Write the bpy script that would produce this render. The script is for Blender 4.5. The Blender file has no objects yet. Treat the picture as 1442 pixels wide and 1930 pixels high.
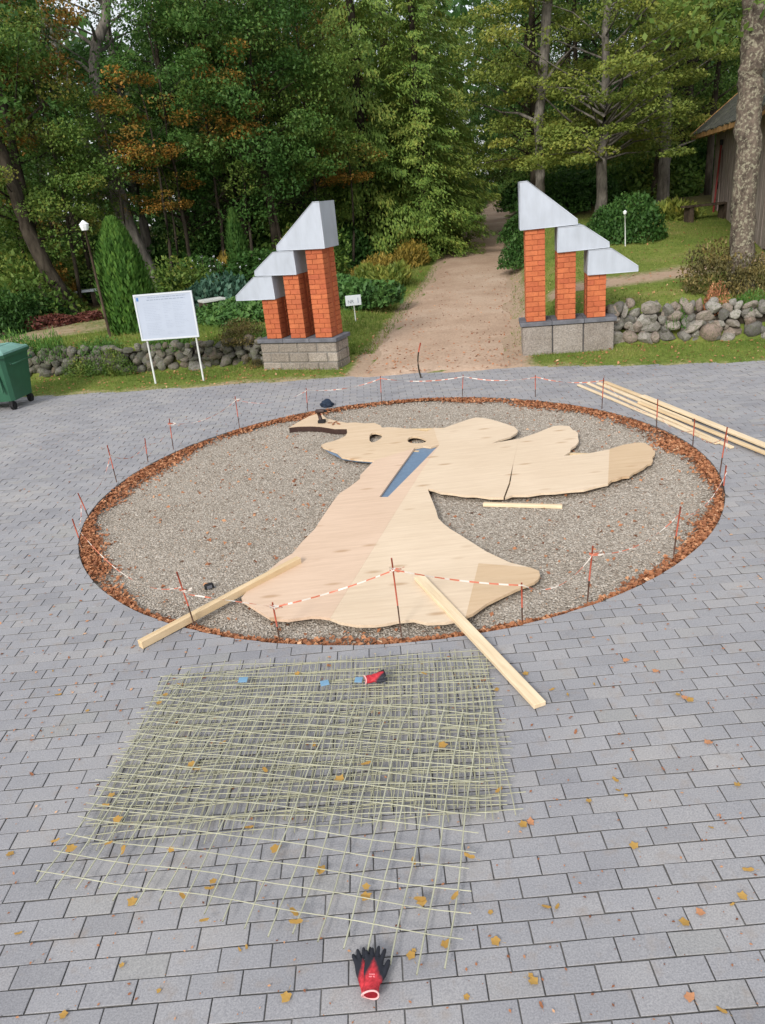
import bpy, bmesh, math, random
import numpy as np
from mathutils import Vector, Matrix
from mathutils.geometry import tessellate_polygon

random.seed(7)
rng = np.random.default_rng(7)
S = bpy.context.scene
COL = S.collection
R_ = math.radians

# ------------------------------------------------------------------ camera
FPX, PITCH, ROLL, CAMH = 1425.0, R_(22.87), R_(-5.62), 2.64
_f = np.array([0, math.cos(PITCH), -math.sin(PITCH)])
_r = np.array([1.0, 0, 0])
_u = np.cross(_r, _f)
_c, _s = math.cos(ROLL), math.sin(ROLL)
CR, CU, CF = _c * _r + _s * _u, -_s * _r + _c * _u, _f
cam = bpy.data.cameras.new('camera')
cam.sensor_fit = 'HORIZONTAL'
cam.sensor_width = 36.0
cam.lens = FPX / 1442.0 * 36.0
cam.clip_start, cam.clip_end = 0.05, 600
camo = bpy.data.objects.new('camera', cam)
COL.objects.link(camo)
camo.matrix_world = Matrix(((CR[0], CU[0], -CF[0], 0), (CR[1], CU[1], -CF[1], 0), (CR[2], CU[2], -CF[2], CAMH), (0, 0, 0, 1)))
S.camera = camo

# ------------------------------------------------------------------ light
SUN_EL, SUN_AZ = R_(31), R_(208)      # azimuth clockwise from +Y: behind the camera, a little left
w = bpy.data.worlds.new('World')
S.world = w
w.use_nodes = True
nt = w.node_tree
bg = nt.nodes['Background']
sky = nt.nodes.new('ShaderNodeTexSky')
sky.sky_type = 'NISHITA'
sky.sun_disc = False
sky.sun_elevation = SUN_EL
sky.sun_rotation = SUN_AZ
sky.air_density, sky.dust_density, sky.ozone_density = 1.0, 4.0, 1.0
# a broken layer of pale cloud over the clear sky
tcs = nt.nodes.new('ShaderNodeTexCoord')
cn = nt.nodes.new('ShaderNodeTexNoise')
cn.inputs['Scale'].default_value = 2.2
cn.inputs['Detail'].default_value = 5
nt.links.new(tcs.outputs['Generated'], cn.inputs['Vector'])
cr_ = nt.nodes.new('ShaderNodeValToRGB')
cr_.color_ramp.elements[0].position, cr_.color_ramp.elements[1].position = .3, .62
cr_.color_ramp.elements[0].color, cr_.color_ramp.elements[1].color = (.5, .5, .5, 1), (.92, .92, .92, 1)
nt.links.new(cn.outputs['Fac'], cr_.inputs[0])
cm = nt.nodes.new('ShaderNodeMix')
cm.data_type = 'RGBA'
nt.links.new(cr_.outputs[0], cm.inputs[0])
nt.links.new(sky.outputs[0], cm.inputs[6])
cm.inputs[7].default_value = (6.5, 6.6, 6.75, 1)
nt.links.new(cm.outputs[2], bg.inputs[0])
bg.inputs[1].default_value = 0.09
sl = bpy.data.lights.new('sun', 'SUN')
sl.energy = 1.5
sl.angle = R_(13)
sl.color = (1.0, 0.96, 0.9)
so = bpy.data.objects.new('sun', sl)
COL.objects.link(so)
sd = Vector((math.sin(SUN_AZ) * math.cos(SUN_EL), math.cos(SUN_AZ) * math.cos(SUN_EL), math.sin(SUN_EL)))
so.rotation_euler = (-sd).to_track_quat('-Z', 'Y').to_euler()
so.location = (-6, -6, 20)
S.view_settings.view_transform = 'Standard'
S.view_settings.look = 'None'
S.view_settings.exposure = 1.0
S.view_settings.gamma = 1.0
S.view_settings.use_curve_mapping = False
S.render.engine = 'CYCLES'
S.cycles.max_bounces = 8
S.cycles.diffuse_bounces = 5
S.cycles.glossy_bounces = 2
S.cycles.transmission_bounces = 5
S.cycles.transparent_max_bounces = 4
S.cycles.use_denoising = True

# ------------------------------------------------------------------ ground shape
EX = [-40, -6.27, -3.43, -.47, 2.26, 3.86, 5.47, 40]
EY = [19.0, 12.8, 12.28, 11.87, 11.38, 10.73, 10.25, 0.5]


def edge(x):                       # far edge of the paving
    return float(np.interp(x, EX, EY))


def wall_y(x):                     # line of the dry stone walls (front face)
    return float(np.interp(x, [-40, -6.0, -1.8, -0.3, 2.4, 3.9, 6.2, 40], [21, 14.1, 13.25, 13.0, 12.3, 12.05, 11.5, 3.0]))


PLX = [11.5, 20, 28, 35, 49, 70]
PL = [-.4, 1.5, 3.1, 4.6, 7.8, 13.2]
PR = [2.3, 3.95, 5.4, 6.8, 9.6, 15.4]


def sm(a, b, x):
    t = min(1.0, max(0.0, (x - a) / (b - a)))
    return t * t * (3 - 2 * t)


def hgt(x, y):
    e = edge(x)
    if y < e - .25:
        return -0.12
    wy = wall_y(x)
    pl, pr = float(np.interp(y, PLX, PL)), float(np.interp(y, PLX, PR))
    if y > 70:
        pl += (y - 70) * .25
        pr += (y - 70) * .25
    d = max(0.0, y - 12.3)
    hp = .03 * min(d, 42)
    hl = .42 * sm(wy + .1, wy + .5, y) + .012 * min(max(0, y - 13.5), 50)
    hr = .45 * sm(wy + .1, wy + .5, y) + .08 * min(d, 14)
    a = sm(pl + .1, pl - 1.3, x) if x < pl + .1 else 0.0
    b = sm(pr - .1, pr + 1.0, x) if x > pr - .1 else 0.0
    h = hp * (1 - a) * (1 - b) + hl * a + hr * b
    h += .03 * math.sin(x * .9 + y * .7) * sm(14, 18, y)
    return h - .12 * sm(e + .03, e - .25, y) + .012


def ray(px, py):
    return (px - 721) / FPX * CR - (py - 965) / FPX * CU + CF


def P(px, py, z=0.0):              # a pixel of the photograph on the level z
    d = ray(px, py)
    t = (z - CAMH) / d[2]
    return Vector((d[0] * t, d[1] * t, z))


def PY(px, py, y):                 # ... on the upright plane at distance y
    d = ray(px, py)
    t = y / d[1]
    return Vector((d[0] * t, y, CAMH + d[2] * t))


def T(px, py):                     # ... on the terrain
    d = ray(px, py)
    t = 8.0
    while t < 140:
        if CAMH + d[2] * t < hgt(d[0] * t, d[1] * t):
            break
        t += .1
    lo, hi = t - .1, t
    for _ in range(14):
        m = (lo + hi) / 2
        if CAMH + d[2] * m < hgt(d[0] * m, d[1] * m):
            hi = m
        else:
            lo = m
    return Vector((d[0] * hi, d[1] * hi, hgt(d[0] * hi, d[1] * hi)))


def CX(px, y):                     # ground point seen in image column px at distance y
    x = PY(px, 345, y).x
    return Vector((x, y, hgt(x, y)))


# ------------------------------------------------------------------ helpers
def tag(o, label=None, cat=None, group=None, kind=None):
    if label: o['label'] = label
    if cat: o['category'] = cat
    if group: o['group'] = group
    if kind: o['kind'] = kind
    return o


def thing(name, label, cat, loc=(0, 0, 0), rz=0.0, group=None):
    o = bpy.data.objects.new(name, None)
    o.empty_display_size = .1
    COL.objects.link(o)
    o.location = loc
    o.rotation_euler = (0, 0, rz)
    return tag(o, label, cat, group)


def link(name, me, parent=None, mat=None):
    o = bpy.data.objects.new(name, me)
    COL.objects.link(o)
    if mat is not None and len(me.materials) == 0:
        me.materials.append(mat)
    if parent is not None:
        o.parent = parent
    return o


def npmesh(name, V, Q, mat, tint=None, smooth=False):
    """V (N,3); Q (M,k) faces with k = 3 or 4"""
    me = bpy.data.meshes.new(name)
    V = np.ascontiguousarray(V, np.float32)
    Q = np.ascontiguousarray(Q, np.int32)
    k = Q.shape[1]
    me.vertices.add(len(V))
    me.vertices.foreach_set('co', V.ravel())
    me.loops.add(Q.size)
    me.loops.foreach_set('vertex_index', Q.ravel())
    me.polygons.add(len(Q))
    me.polygons.foreach_set('loop_start', np.arange(0, Q.size, k, dtype=np.int32))
    if smooth:
        me.polygons.foreach_set('use_smooth', np.ones(len(Q), bool))
    if tint is not None:
        a = me.attributes.new('tint', 'FLOAT', 'FACE')
        a.data.foreach_set('value', np.ascontiguousarray(tint, np.float32))
    me.update(calc_edges=True)
    me.validate()
    if mat: me.materials.append(mat)
    return me


class MB:
    def __init__(s): s.v, s.f, s.sm = [], [], []

    def add(s, vs, fs, smooth=False):
        b = len(s.v)
        s.v += [tuple(v) for v in vs]
        for f in fs:
            s.f.append([b + i for i in f])
            s.sm.append(smooth)
        return s

    def box(s, lo, hi, M=None):
        x0, y0, z0 = lo
        x1, y1, z1 = hi
        vs = [(x0, y0, z0), (x1, y0, z0), (x1, y1, z0), (x0, y1, z0), (x0, y0, z1), (x1, y0, z1), (x1, y1, z1), (x0, y1, z1)]
        if M is not None: vs = [M @ Vector(v) for v in vs]
        return s.add(vs, [(0, 3, 2, 1), (4, 5, 6, 7), (0, 1, 5, 4), (1, 2, 6, 5), (2, 3, 7, 6), (3, 0, 4, 7)])

    def bbox(s, lo, hi, b, M=None):
        """box with bevelled edges"""
        bm = bmesh.new()
        bmesh.ops.create_cube(bm, size=1)
        for v in bm.verts:
            v.co = Vector([lo[i] + (v.co[i] + .5) * (hi[i] - lo[i]) for i in range(3)])
        bmesh.ops.bevel(bm, geom=bm.edges[:], offset=b, segments=1, affect='EDGES')
        bm.verts.index_update()
        vs = [(M @ v.co) if M is not None else v.co.copy() for v in bm.verts]
        s.add(vs, [[v.index for v in f.verts] for f in bm.faces])
        bm.free()
        return s

    def tube(s, pts, rad, n=8, cap=True, smooth=True, flat=1.0):
        pts = [Vector(p) for p in pts]
        if not hasattr(rad, '__len__'): rad = [rad] * len(pts)
        b = len(s.v)
        up = Vector((0, 0, 1))
        rings = []
        for i, p in enumerate(pts):
            d = (pts[min(i + 1, len(pts) - 1)] - pts[max(i - 1, 0)])
            d = d.normalized() if d.length > 1e-9 else Vector((0, 0, 1))
            a = d.cross(up)
            if a.length < .05: a = d.cross(Vector((1, 0, 0)))
            a.normalize()
            c = d.cross(a)
            rings.append([p + (a * math.cos(2 * math.pi * j / n) + c * math.sin(2 * math.pi * j / n) * flat) * rad[i] for j in range(n)])
        vs = [v for r in rings for v in r]
        fs = []
        for i in range(len(pts) - 1):
            for j in range(n):
                fs.append((i * n + j, i * n + (j + 1) % n, (i + 1) * n + (j + 1) % n, (i + 1) * n + j))
        s.add(vs, fs, smooth)
        if cap:
            s.f.append([b + j for j in range(n)]); s.sm.append(False)
            s.f.append([b + (len(pts) - 1) * n + j for j in reversed(range(n))]); s.sm.append(False)
        return s

    def prism(s, poly, z0, z1, holes=()):
        loops = [[Vector((p[0], p[1], 0)) for p in l] for l in [poly] + list(holes)]
        tris = tessellate_polygon(loops)
        flat = [p for l in loops for p in l]
        n = len(flat)
        vs = [(p.x, p.y, z1) for p in flat] + [(p.x, p.y, z0) for p in flat]
        fs = []
        for t in tris:
            a, b, c = [flat[i] for i in t]
            if (b - a).cross(c - a).z < 0: t = t[::-1]
            fs.append(tuple(t))
            fs.append(tuple(n + i for i in t[::-1]))
        k = 0
        for li, l in enumerate(loops):
            m = len(l)
            ar = sum(l[i].x * l[(i + 1) % m].y - l[(i + 1) % m].x * l[i].y for i in range(m))
            for i in range(m):
                a, b = k + i, k + (i + 1) % m
                out = (ar > 0) == (li == 0)
                fs.append((a, n + a, n + b, b) if out else (b, n + b, n + a, a))
            k += m
        return s.add(vs, fs)

    def mesh(s, name, mat):
        me = bpy.data.meshes.new(name)
        me.from_pydata([tuple(v) for v in s.v], [], s.f)
        me.polygons.foreach_set('use_smooth', s.sm)
        me.update()
        if mat: me.materials.append(mat)
        return me

    def build(s, name, mat, parent=None):
        return link(name, s.mesh(name, mat), parent)


# ------------------------------------------------------------------ materials
def mat(name, rough=.8, spec=.3):
    m = bpy.data.materials.new(name)
    m.use_nodes = True
    b = m.node_tree.nodes['Principled BSDF']
    b.inputs['Roughness'].default_value = rough
    b.inputs['Specular IOR Level'].default_value = spec
    return m, m.node_tree, b


def N(t, kind, **k):
    n = t.nodes.new(kind)
    for a, v in k.items():
        if a in n.inputs: n.inputs[a].default_value = v
        else: setattr(n, a, v)
    return n


def ramp(t, fac, stops, interp='LINEAR'):
    r = t.nodes.new('ShaderNodeValToRGB')
    r.color_ramp.interpolation = interp
    e = r.color_ramp.elements
    while len(e) < len(stops): e.new(.5)
    for i, (p, c) in enumerate(stops):
        e[i].position = p
        e[i].color = (*c, 1) if len(c) == 3 else c
    t.links.new(fac, r.inputs[0])
    return r.outputs[0]


def noise(t, scale, detail=4, rough=.6, vec=None, coord='Object', stretch=None):
    if vec is None:
        tc = t.nodes.new('ShaderNodeTexCoord')
        vec = tc.outputs[coord]
    if stretch:
        mp = t.nodes.new('ShaderNodeMapping')
        mp.inputs['Scale'].default_value = stretch
        t.links.new(vec, mp.inputs[0])
        vec = mp.outputs[0]
    n = N(t, 'ShaderNodeTexNoise', Scale=scale, Detail=detail, Roughness=rough)
    t.links.new(vec, n.inputs['Vector'])
    return n.outputs['Fac']


def mixc(t, fac, a, b, mode='MIX'):
    n = t.nodes.new('ShaderNodeMix')
    n.data_type = 'RGBA'
    n.blend_type = mode
    for s, v in ((n.inputs[0], fac), (n.inputs[6], a), (n.inputs[7], b)):
        if hasattr(v, 'is_output'): t.links.new(v, s)
        elif isinstance(v, (int, float)): s.default_value = v
        else: s.default_value = (*v, 1)
    return n.outputs[2]


def math_(t, op, a, b=0.0):
    n = t.nodes.new('ShaderNodeMath')
    n.operation = op
    for i, v in ((0, a), (1, b)):
        if hasattr(v, 'is_output'): t.links.new(v, n.inputs[i])
        else: n.inputs[i].default_value = v
    return n.outputs[0]


def bump(t, b, h, strength=.4, dist=.01):
    n = N(t, 'ShaderNodeBump', Strength=strength, Distance=dist)
    t.links.new(h, n.inputs['Height'])
    t.links.new(n.outputs[0], b.inputs['Normal'])


def rnd(t):                         # one random value per piece, joined or not
    g = t.nodes.new('ShaderNodeNewGeometry')
    o = t.nodes.new('ShaderNodeObjectInfo')
    return math_(t, 'FRACT', math_(t, 'ADD', g.outputs['Random Per Island'], o.outputs['Random']))


def wpos(t):
    return t.nodes.new('ShaderNodeNewGeometry').outputs['Position']


def m_simple(name, col, rough=.7, spec=.3, var=.15, scale=8, metal=0, bmp=0):
    m, t, b = mat(name, rough, spec)
    n = noise(t, scale)
    lo = tuple(c * (1 - var) for c in col)
    hi = tuple(min(1, c * (1 + var)) for c in col)
    t.links.new(ramp(t, n, [(.3, lo), (.7, hi)]), b.inputs['Base Color'])
    b.inputs['Metallic'].default_value = metal
    if bmp: bump(t, b, noise(t, scale * 6), bmp, .01)
    return m


def m_paver():
    m, t, b = mat('paver_concrete', .85, .25)
    r = rnd(t)
    base = ramp(t, r, [(0, (.238, .24, .258)), (.12, (.26, .262, .281)), (.7, (.282, .283, .302)), (.92, (.3, .296, .305)), (1, (.268, .27, .276))])
    p = wpos(t)
    n1 = noise(t, 140, 3, .7, vec=p)
    n2 = noise(t, 1.1, 4, .6, vec=p)
    n3 = noise(t, 9, 3, .6, vec=p)
    c = mixc(t, .85, base, ramp(t, n1, [(.3, (.72, .72, .73)), (.7, (1.28, 1.27, 1.25))]), 'MULTIPLY')
    c = mixc(t, 1, c, ramp(t, n2, [(.28, (.84, .84, .86)), (.5, (1, 1, 1)), (.72, (1.12, 1.1, 1.06))]), 'MULTIPLY')
    c = mixc(t, ramp(t, n3, [(.56, (0, 0, 0)), (.78, (.5, .5, .5))]), c, (.26, .215, .18))
    t.links.new(c, b.inputs['Base Color'])
    bump(t, b, n1, .35, .004)
    return m


def m_leaf(name, stops, trans=.25, rough=.55, hue_attr=True):
    m, t, b = mat(name, rough, .25)
    a = N(t, 'ShaderNodeAttribute', attribute_name='tint')
    g = t.nodes.new('ShaderNodeNewGeometry')
    f = math_(t, 'ADD', math_(t, 'MULTIPLY', g.outputs['Random Per Island'], .3), math_(t, 'MULTIPLY', a.outputs['Fac'], .7))
    c = ramp(t, f, stops)
    t.links.new(c, b.inputs['Base Color'])
    tr = t.nodes.new('ShaderNodeBsdfTranslucent')
    t.links.new(c, tr.inputs['Color'])
    mx = t.nodes.new('ShaderNodeMixShader')
    mx.inputs[0].default_value = trans
    t.links.new(b.outputs[0], mx.inputs[1])
    t.links.new(tr.outputs[0], mx.inputs[2])
    t.links.new(mx.outputs[0], t.nodes['Material Output'].inputs['Surface'])
    return m


def m_ply(name, light, dark, knot=(.34, .2, .1)):
    m, t, b = mat(name, .62, .3)
    tc = t.nodes.new('ShaderNodeTexCoord')
    v = tc.outputs['Object']
    g1 = noise(t, 3.0, 5, .6, vec=v, stretch=(.6, 9, 1))
    g2 = noise(t, 22, 3, .6, vec=v, stretch=(.35, 6, 1))
    big = noise(t, .9, 2, .5, vec=v)
    c = ramp(t, g1, [(.32, dark), (.66, light)])
    c = mixc(t, .35, c, ramp(t, g2, [(.35, (.86, .82, .76)), (.65, (1.1, 1.09, 1.07))]), 'MULTIPLY')
    c = mixc(t, .6, c, ramp(t, big, [(.35, (.93, .9, .86)), (.7, (1.05, 1.04, 1.03))]), 'MULTIPLY')
    mp = N(t, 'ShaderNodeMapping')
    mp.inputs['Scale'].default_value = (2.2, 6.5, 0)
    t.links.new(v, mp.inputs[0])
    vo = N(t, 'ShaderNodeTexVoronoi', Scale=1.0, Randomness=1.0)
    t.links.new(mp.outputs[0], vo.inputs['Vector'])
    kn = ramp(t, vo.outputs['Distance'], [(.07, (.6, .6, .6)), (.2, (0, 0, 0))])
    c = mixc(t, kn, c, knot)
    t.links.new(c, b.inputs['Base Color'])
    bump(t, b, g2, .1, .002)
    return m


def m_bark(name, a, b_, scale=10, lichen=None, vs=.25, bs=.6):
    m, t, b = mat(name, .95, .1)
    tc = t.nodes.new('ShaderNodeTexCoord')
    v = tc.outputs['Object']
    n1 = noise(t, scale, 6, .7, vec=v, stretch=(1, 1, vs))
    c = ramp(t, n1, [(.35, a), (.65, b_)])
    if lichen:
        n2 = noise(t, scale * 2.2, 3, .65, vec=v)
        c = mixc(t, ramp(t, n2, [(.5, (0, 0, 0)), (.62, (.8, .8, .8))]), c, lichen)
    t.links.new(c, b.inputs['Base Color'])
    bump(t, b, n1, bs, .03)
    return m


def m_stone(name='field_stone', k=1.0, moss=.5):
    m, t, b = mat(name, .9, .2)
    r = rnd(t)
    c = ramp(t, r, [(p, tuple(q * k for q in c_)) for p, c_ in [(0, (.14, .135, .13)), (.3, (.22, .21, .2)), (.55, (.33, .315, .295)), (.8, (.27, .21, .18)), (1, (.4, .39, .37))]])
    n1 = noise(t, 7, 5, .7)
    n2 = noise(t, 26, 4, .7)
    c = mixc(t, .9, c, ramp(t, n2, [(.3, (.45, .45, .45)), (.7, (1.5, 1.48, 1.42))]), 'MULTIPLY')
    c = mixc(t, ramp(t, n1, [(moss, (0, 0, 0)), (moss + .14, (.75, .75, .75))]), c, (.1, .115, .06))
    t.links.new(c, b.inputs['Base Color'])
    bump(t, b, n2, .7, .03)
    return m


def m_lawn():
    m, t, b = mat('lawn_ground', .95, .1)
    p = wpos(t)
    n1 = noise(t, .8, 5, .65, vec=p)
    n2 = noise(t, 14, 4, .7, vec=p)
    c = ramp(t, n1, [(.3, (.095, .145, .03)), (.55, (.165, .2, .048)), (.75, (.25, .22, .09))])
    c = mixc(t, .8, c, ramp(t, n2, [(.3, (.55, .6, .5)), (.7, (1.4, 1.35, 1.3))]), 'MULTIPLY')
    a = N(t, 'ShaderNodeAttribute', attribute_name='dirt')
    d = math_(t, 'ADD', a.outputs['Fac'], math_(t, 'MULTIPLY', math_(t, 'SUBTRACT', n1, .5), .9))
    d = math_(t, 'ADD', d, math_(t, 'MULTIPLY', math_(t, 'SUBTRACT', n2, .5), .5))
    c = mixc(t, ramp(t, d, [(.35, (0, 0, 0)), (.65, (1, 1, 1))]), c, mixc(t, n2, (.28, .2, .14), (.46, .345, .255)))
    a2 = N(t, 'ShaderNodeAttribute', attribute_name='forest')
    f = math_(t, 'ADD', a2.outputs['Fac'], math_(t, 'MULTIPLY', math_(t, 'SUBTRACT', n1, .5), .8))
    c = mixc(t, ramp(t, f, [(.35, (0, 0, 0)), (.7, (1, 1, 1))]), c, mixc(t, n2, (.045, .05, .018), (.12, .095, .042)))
    t.links.new(c, b.inputs['Base Color'])
    bump(t, b, n2, .8, .03)
    return m


def m_path():
    m, t, b = mat('path_dirt', .95, .1)
    p = wpos(t)
    n1 = noise(t, .7, 5, .65, vec=p)
    n2 = noise(t, 24, 4, .7, vec=p)
    n3 = noise(t, 5, 4, .7, vec=p)
    c = ramp(t, n1, [(.3, (.34, .24, .175)), (.5, (.43, .315, .235)), (.72, (.5, .39, .305))])
    c = mixc(t, .8, c, ramp(t, n2, [(.3, (.75, .72, .7)), (.7, (1.22, 1.22, 1.22))]), 'MULTIPLY')
    c = mixc(t, ramp(t, n3, [(.62, (0, 0, 0)), (.72, (.55, .55, .55))]), c, (.17, .11, .065))
    t.links.new(c, b.inputs['Base Color'])
    bump(t, b, n2, .6, .02)
    return m


def m_gravel():
    m, t, b = mat('gravel', .9, .2)
    p = wpos(t)
    vo = N(t, 'ShaderNodeTexVoronoi', Scale=62.0)
    t.links.new(p, vo.inputs['Vector'])
    sep = t.nodes.new('ShaderNodeSeparateColor')
    t.links.new(vo.outputs['Color'], sep.inputs[0])
    c = ramp(t, sep.outputs[0], [(0, (.2, .17, .14)), (.3, (.29, .255, .215)), (.7, (.36, .325, .28)), (1, (.46, .42, .37))])
    n = noise(t, 1.2, 4, .6, vec=p)
    c = mixc(t, 1, c, ramp(t, n, [(.3, (.86, .83, .79)), (.7, (1.12, 1.11, 1.1))]), 'MULTIPLY')
    t.links.new(c, b.inputs['Base Color'])
    bump(t, b, vo.outputs['Distance'], .8, .02)
    return m


def m_pebble(name, stops):
    m, t, b = mat(name, .85, .2)
    t.links.new(ramp(t, rnd(t), stops), b.inputs['Base Color'])
    return m


def m_brick():
    m, t, b = mat('orange_brick', .8, .25)
    c = ramp(t, rnd(t), [(0, (.38, .1, .045)), (.4, (.43, .122, .05)), (.8, (.46, .14, .058)), (1, (.4, .105, .05))])
    n = noise(t, 18, 4, .7)
    c = mixc(t, .7, c, ramp(t, n, [(.3, (.78, .76, .74)), (.7, (1.2, 1.2, 1.2))]), 'MULTIPLY')
    st = noise(t, 2.2, 4, .6, vec=wpos(t), stretch=(1, 1, .5))
    c = mixc(t, .8, c, ramp(t, st, [(.3, (.8, .78, .78)), (.65, (1.1, 1.1, 1.08))]), 'MULTIPLY')
    t.links.new(c, b.inputs['Base Color'])
    bump(t, b, n, .4, .008)
    return m


def m_cap():
    m, t, b = mat('cap_sheet_metal', .42, .45)
    p = wpos(t)
    n = noise(t, 5, 5, .7, vec=p, stretch=(1.6, 1.6, .35))
    n2 = noise(t, 1.5, 3, .6, vec=p)
    c = ramp(t, n, [(.3, (.35, .385, .44)), (.55, (.39, .43, .495)), (.75, (.42, .46, .525))])
    c = mixc(t, .7, c, ramp(t, n2, [(.3, (.86, .86, .85)), (.7, (1.08, 1.08, 1.08))]), 'MULTIPLY')
    t.links.new(c, b.inputs['Base Color'])
    t.links.new(ramp(t, n, [(.3, (.3, .3, .3)), (.7, (.55, .55, .55))]), b.inputs['Roughness'])
    bump(t, b, n2, .08, .02)
    return m


def m_tape():
    m, t, b = mat('barrier_tape_stripes', .4, .4)
    a = N(t, 'ShaderNodeAttribute', attribute_name='tint')
    c = ramp(t, a.outputs['Fac'], [(0, (.6, .55, .5)), (.5, (.5, .15, .09))], 'CONSTANT')
    t.links.new(c, b.inputs['Base Color'])
    return m


def m_glove():
    m, t, b = mat('glove_knit_and_rubber', .6, .35)
    tc = t.nodes.new('ShaderNodeTexCoord')
    n = noise(t, 60, 3, .6)
    n2 = noise(t, 16, 3, .6)
    at = N(t, 'ShaderNodeAttribute', attribute_name='dip')
    k = math_(t, 'ADD', at.outputs['Fac'], math_(t, 'MULTIPLY', math_(t, 'SUBTRACT', n2, .5), .06))
    f = ramp(t, k, [(.122, (0, 0, 0)), (.158, (1, 1, 1))])
    red = ramp(t, n, [(.3, (.3, .012, .02)), (.7, (.6, .04, .055))])
    c = mixc(t, f, red, (.012, .014, .022))
    t.links.new(c, b.inputs['Base Color'])
    bump(t, b, n, .4, .004)
    return m


MAT = {
    'paver': m_paver(), 'joint': m_simple('joint_sand', (.135, .131, .128), .95, .1, .3, 30),
    'stone': m_stone(), 'stone_dark': m_stone('mossy_field_stone', .62, .45), 'lawn': m_lawn(), 'path': m_path(), 'gravel': m_gravel(), 'brick': m_brick(),
    'mortar': m_simple('mortar', (.37, .112, .055), .95, .1, .2, 30),
    'base_mortar': m_simple('base_mortar', (.2, .19, .175), .95, .1, .2, 20),
    'dark_joint': m_simple('dark_joint', (.05, .05, .055), .9, .1, .2, 20),
    'block': None, 'earth': m_simple('wall_earth', (.05, .042, .032), .95, .1, .5, 14, bmp=.6),
    'slab': m_simple('slab_slate', (.125, .13, .15), .8, .3, .25, 9, bmp=.3),
    'cap': m_cap(),
    'cap_edge': m_simple('cap_edge_trim', (.46, .5, .56), .45, .4, .05, 3),
    'ply_pink': m_ply('plywood_pinkish', (.64, .49, .38), (.58, .435, .33)),
    'ply_pale': m_ply('plywood_pale', (.66, .55, .425), (.6, .485, .365)),
    'ply_tan': m_ply('plywood_tan', (.57, .435, .295), (.51, .375, .245)),
    'ply_yellow': m_ply('plywood_yellow', (.64, .51, .375), (.56, .43, .295)),
    'pine': m_ply('sawn_pine', (.66, .52, .34), (.54, .4, .23)),
    'pine_pale': m_ply('sawn_pine_pale', (.74, .62, .45), (.62, .49, .32)),
    'rebar': m_simple('rusty_steel', (.1, .055, .04), .8, .3, .4, 30),
    'redpaint': m_simple('red_orange_paint', (.36, .075, .04), .6, .4, .25, 20),
    'tape': m_tape(), 'glove': m_glove(),
    'gfrp': m_simple('glass_fibre_rod', (.37, .365, .255), .5, .4, .2, 6),
    'gfrp2': m_simple('glass_fibre_rod_pale', (.385, .385, .285), .5, .4, .2, 6),
    'blue': m_simple('blue_plastic', (.13, .2, .3), .5, .4, .12, 30),
    'bluetag': m_simple('blue_tag_plastic', (.14, .27, .4), .45, .4, .1, 12),
    'white': m_simple('white_paint', (.52, .56, .6), .5, .4, .04, 4),
    'board': m_simple('board_face', (.38, .43, .52), .4, .4, .05, 2),
    'print': m_simple('faded_print', (.24, .28, .36), .6, .2, .05, 10),
    'printdark': m_simple('dark_print', (.12, .14, .16), .6, .2, .05, 10),
    'emblem': m_simple('blue_emblem', (.07, .17, .4), .6, .2, .05, 10),
    'post': m_simple('galvanised_post', (.5, .52, .5), .5, .4, .12, 15),
    'bin': m_simple('bin_plastic', (.024, .1, .056), .5, .45, .12, 5),
    'binlid': m_simple('bin_lid_plastic', (.18, .36, .31), .45, .45, .18, 5),
    'rubber': m_simple('black_rubber', (.012, .012, .014), .7, .3, .2, 10),
    'navy': m_simple('dark_blue_cloth', (.022, .035, .06), .85, .2, .3, 20, bmp=.3),
    'drill': m_simple('dark_brown_plastic', (.04, .02, .016), .5, .4, .2, 20),
    'barkdark': m_bark('bark_dark', (.02, .016, .012), (.065, .055, .042)),
    'barkgrey': m_bark('bark_grey', (.07, .065, .058), (.23, .21, .185)),
    'barkpine': m_bark('bark_lichen', (.045, .036, .029), (.165, .132, .105), 9, (.29, .275, .2), .6, 1.0),
    'barkbirch': m_bark('bark_pale', (.1, .1, .09), (.42, .41, .38), 5, None, 1.5),
    'woodold': m_bark('weathered_boards', (.19, .15, .135), (.42, .35, .32), 9, None, .12, .3),
    'roofold': m_bark('old_roof_boards', (.03, .03, .028), (.12, .12, .11), 12, (.1, .11, .07), .3, .5),
    'fascia': m_bark('fascia_board', (.2, .1, .04), (.5, .3, .13), 5, None, .5, .2),
    'darkwood': m_bark('dark_wood', (.03, .022, .016), (.1, .075, .055), 8, None, .5, .3),
    'redpole': m_simple('red_pole_paint', (.2, .025, .025), .6, .3, .2, 8),
    'lampglass': m_simple('white_lamp_glass', (.75, .78, .8), .3, .5, .03, 4),
}


def m_block(name, a, b_):
    m, t, b = mat(name, .85, .25)
    c = ramp(t, rnd(t), [(0, a), (1, b_)])
    n = noise(t, 45, 4, .75)
    n2 = noise(t, 6, 4, .7)
    c = mixc(t, .9, c, ramp(t, n, [(.3, (.5, .5, .5)), (.7, (1.5, 1.47, 1.42))]), 'MULTIPLY')
    c = mixc(t, .8, c, ramp(t, n2, [(.3, (.8, .76, .72)), (.7, (1.15, 1.15, 1.15))]), 'MULTIPLY')
    t.links.new(c, b.inputs['Base Color'])
    bump(t, b, n2, .8, .03)
    return m


MAT['block'] = m_block('split_stone_block', (.2, .18, .16), (.32, .29, .26))
MAT['granite'] = m_block('rough_granite', (.21, .19, .175), (.27, .25, .235))

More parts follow.
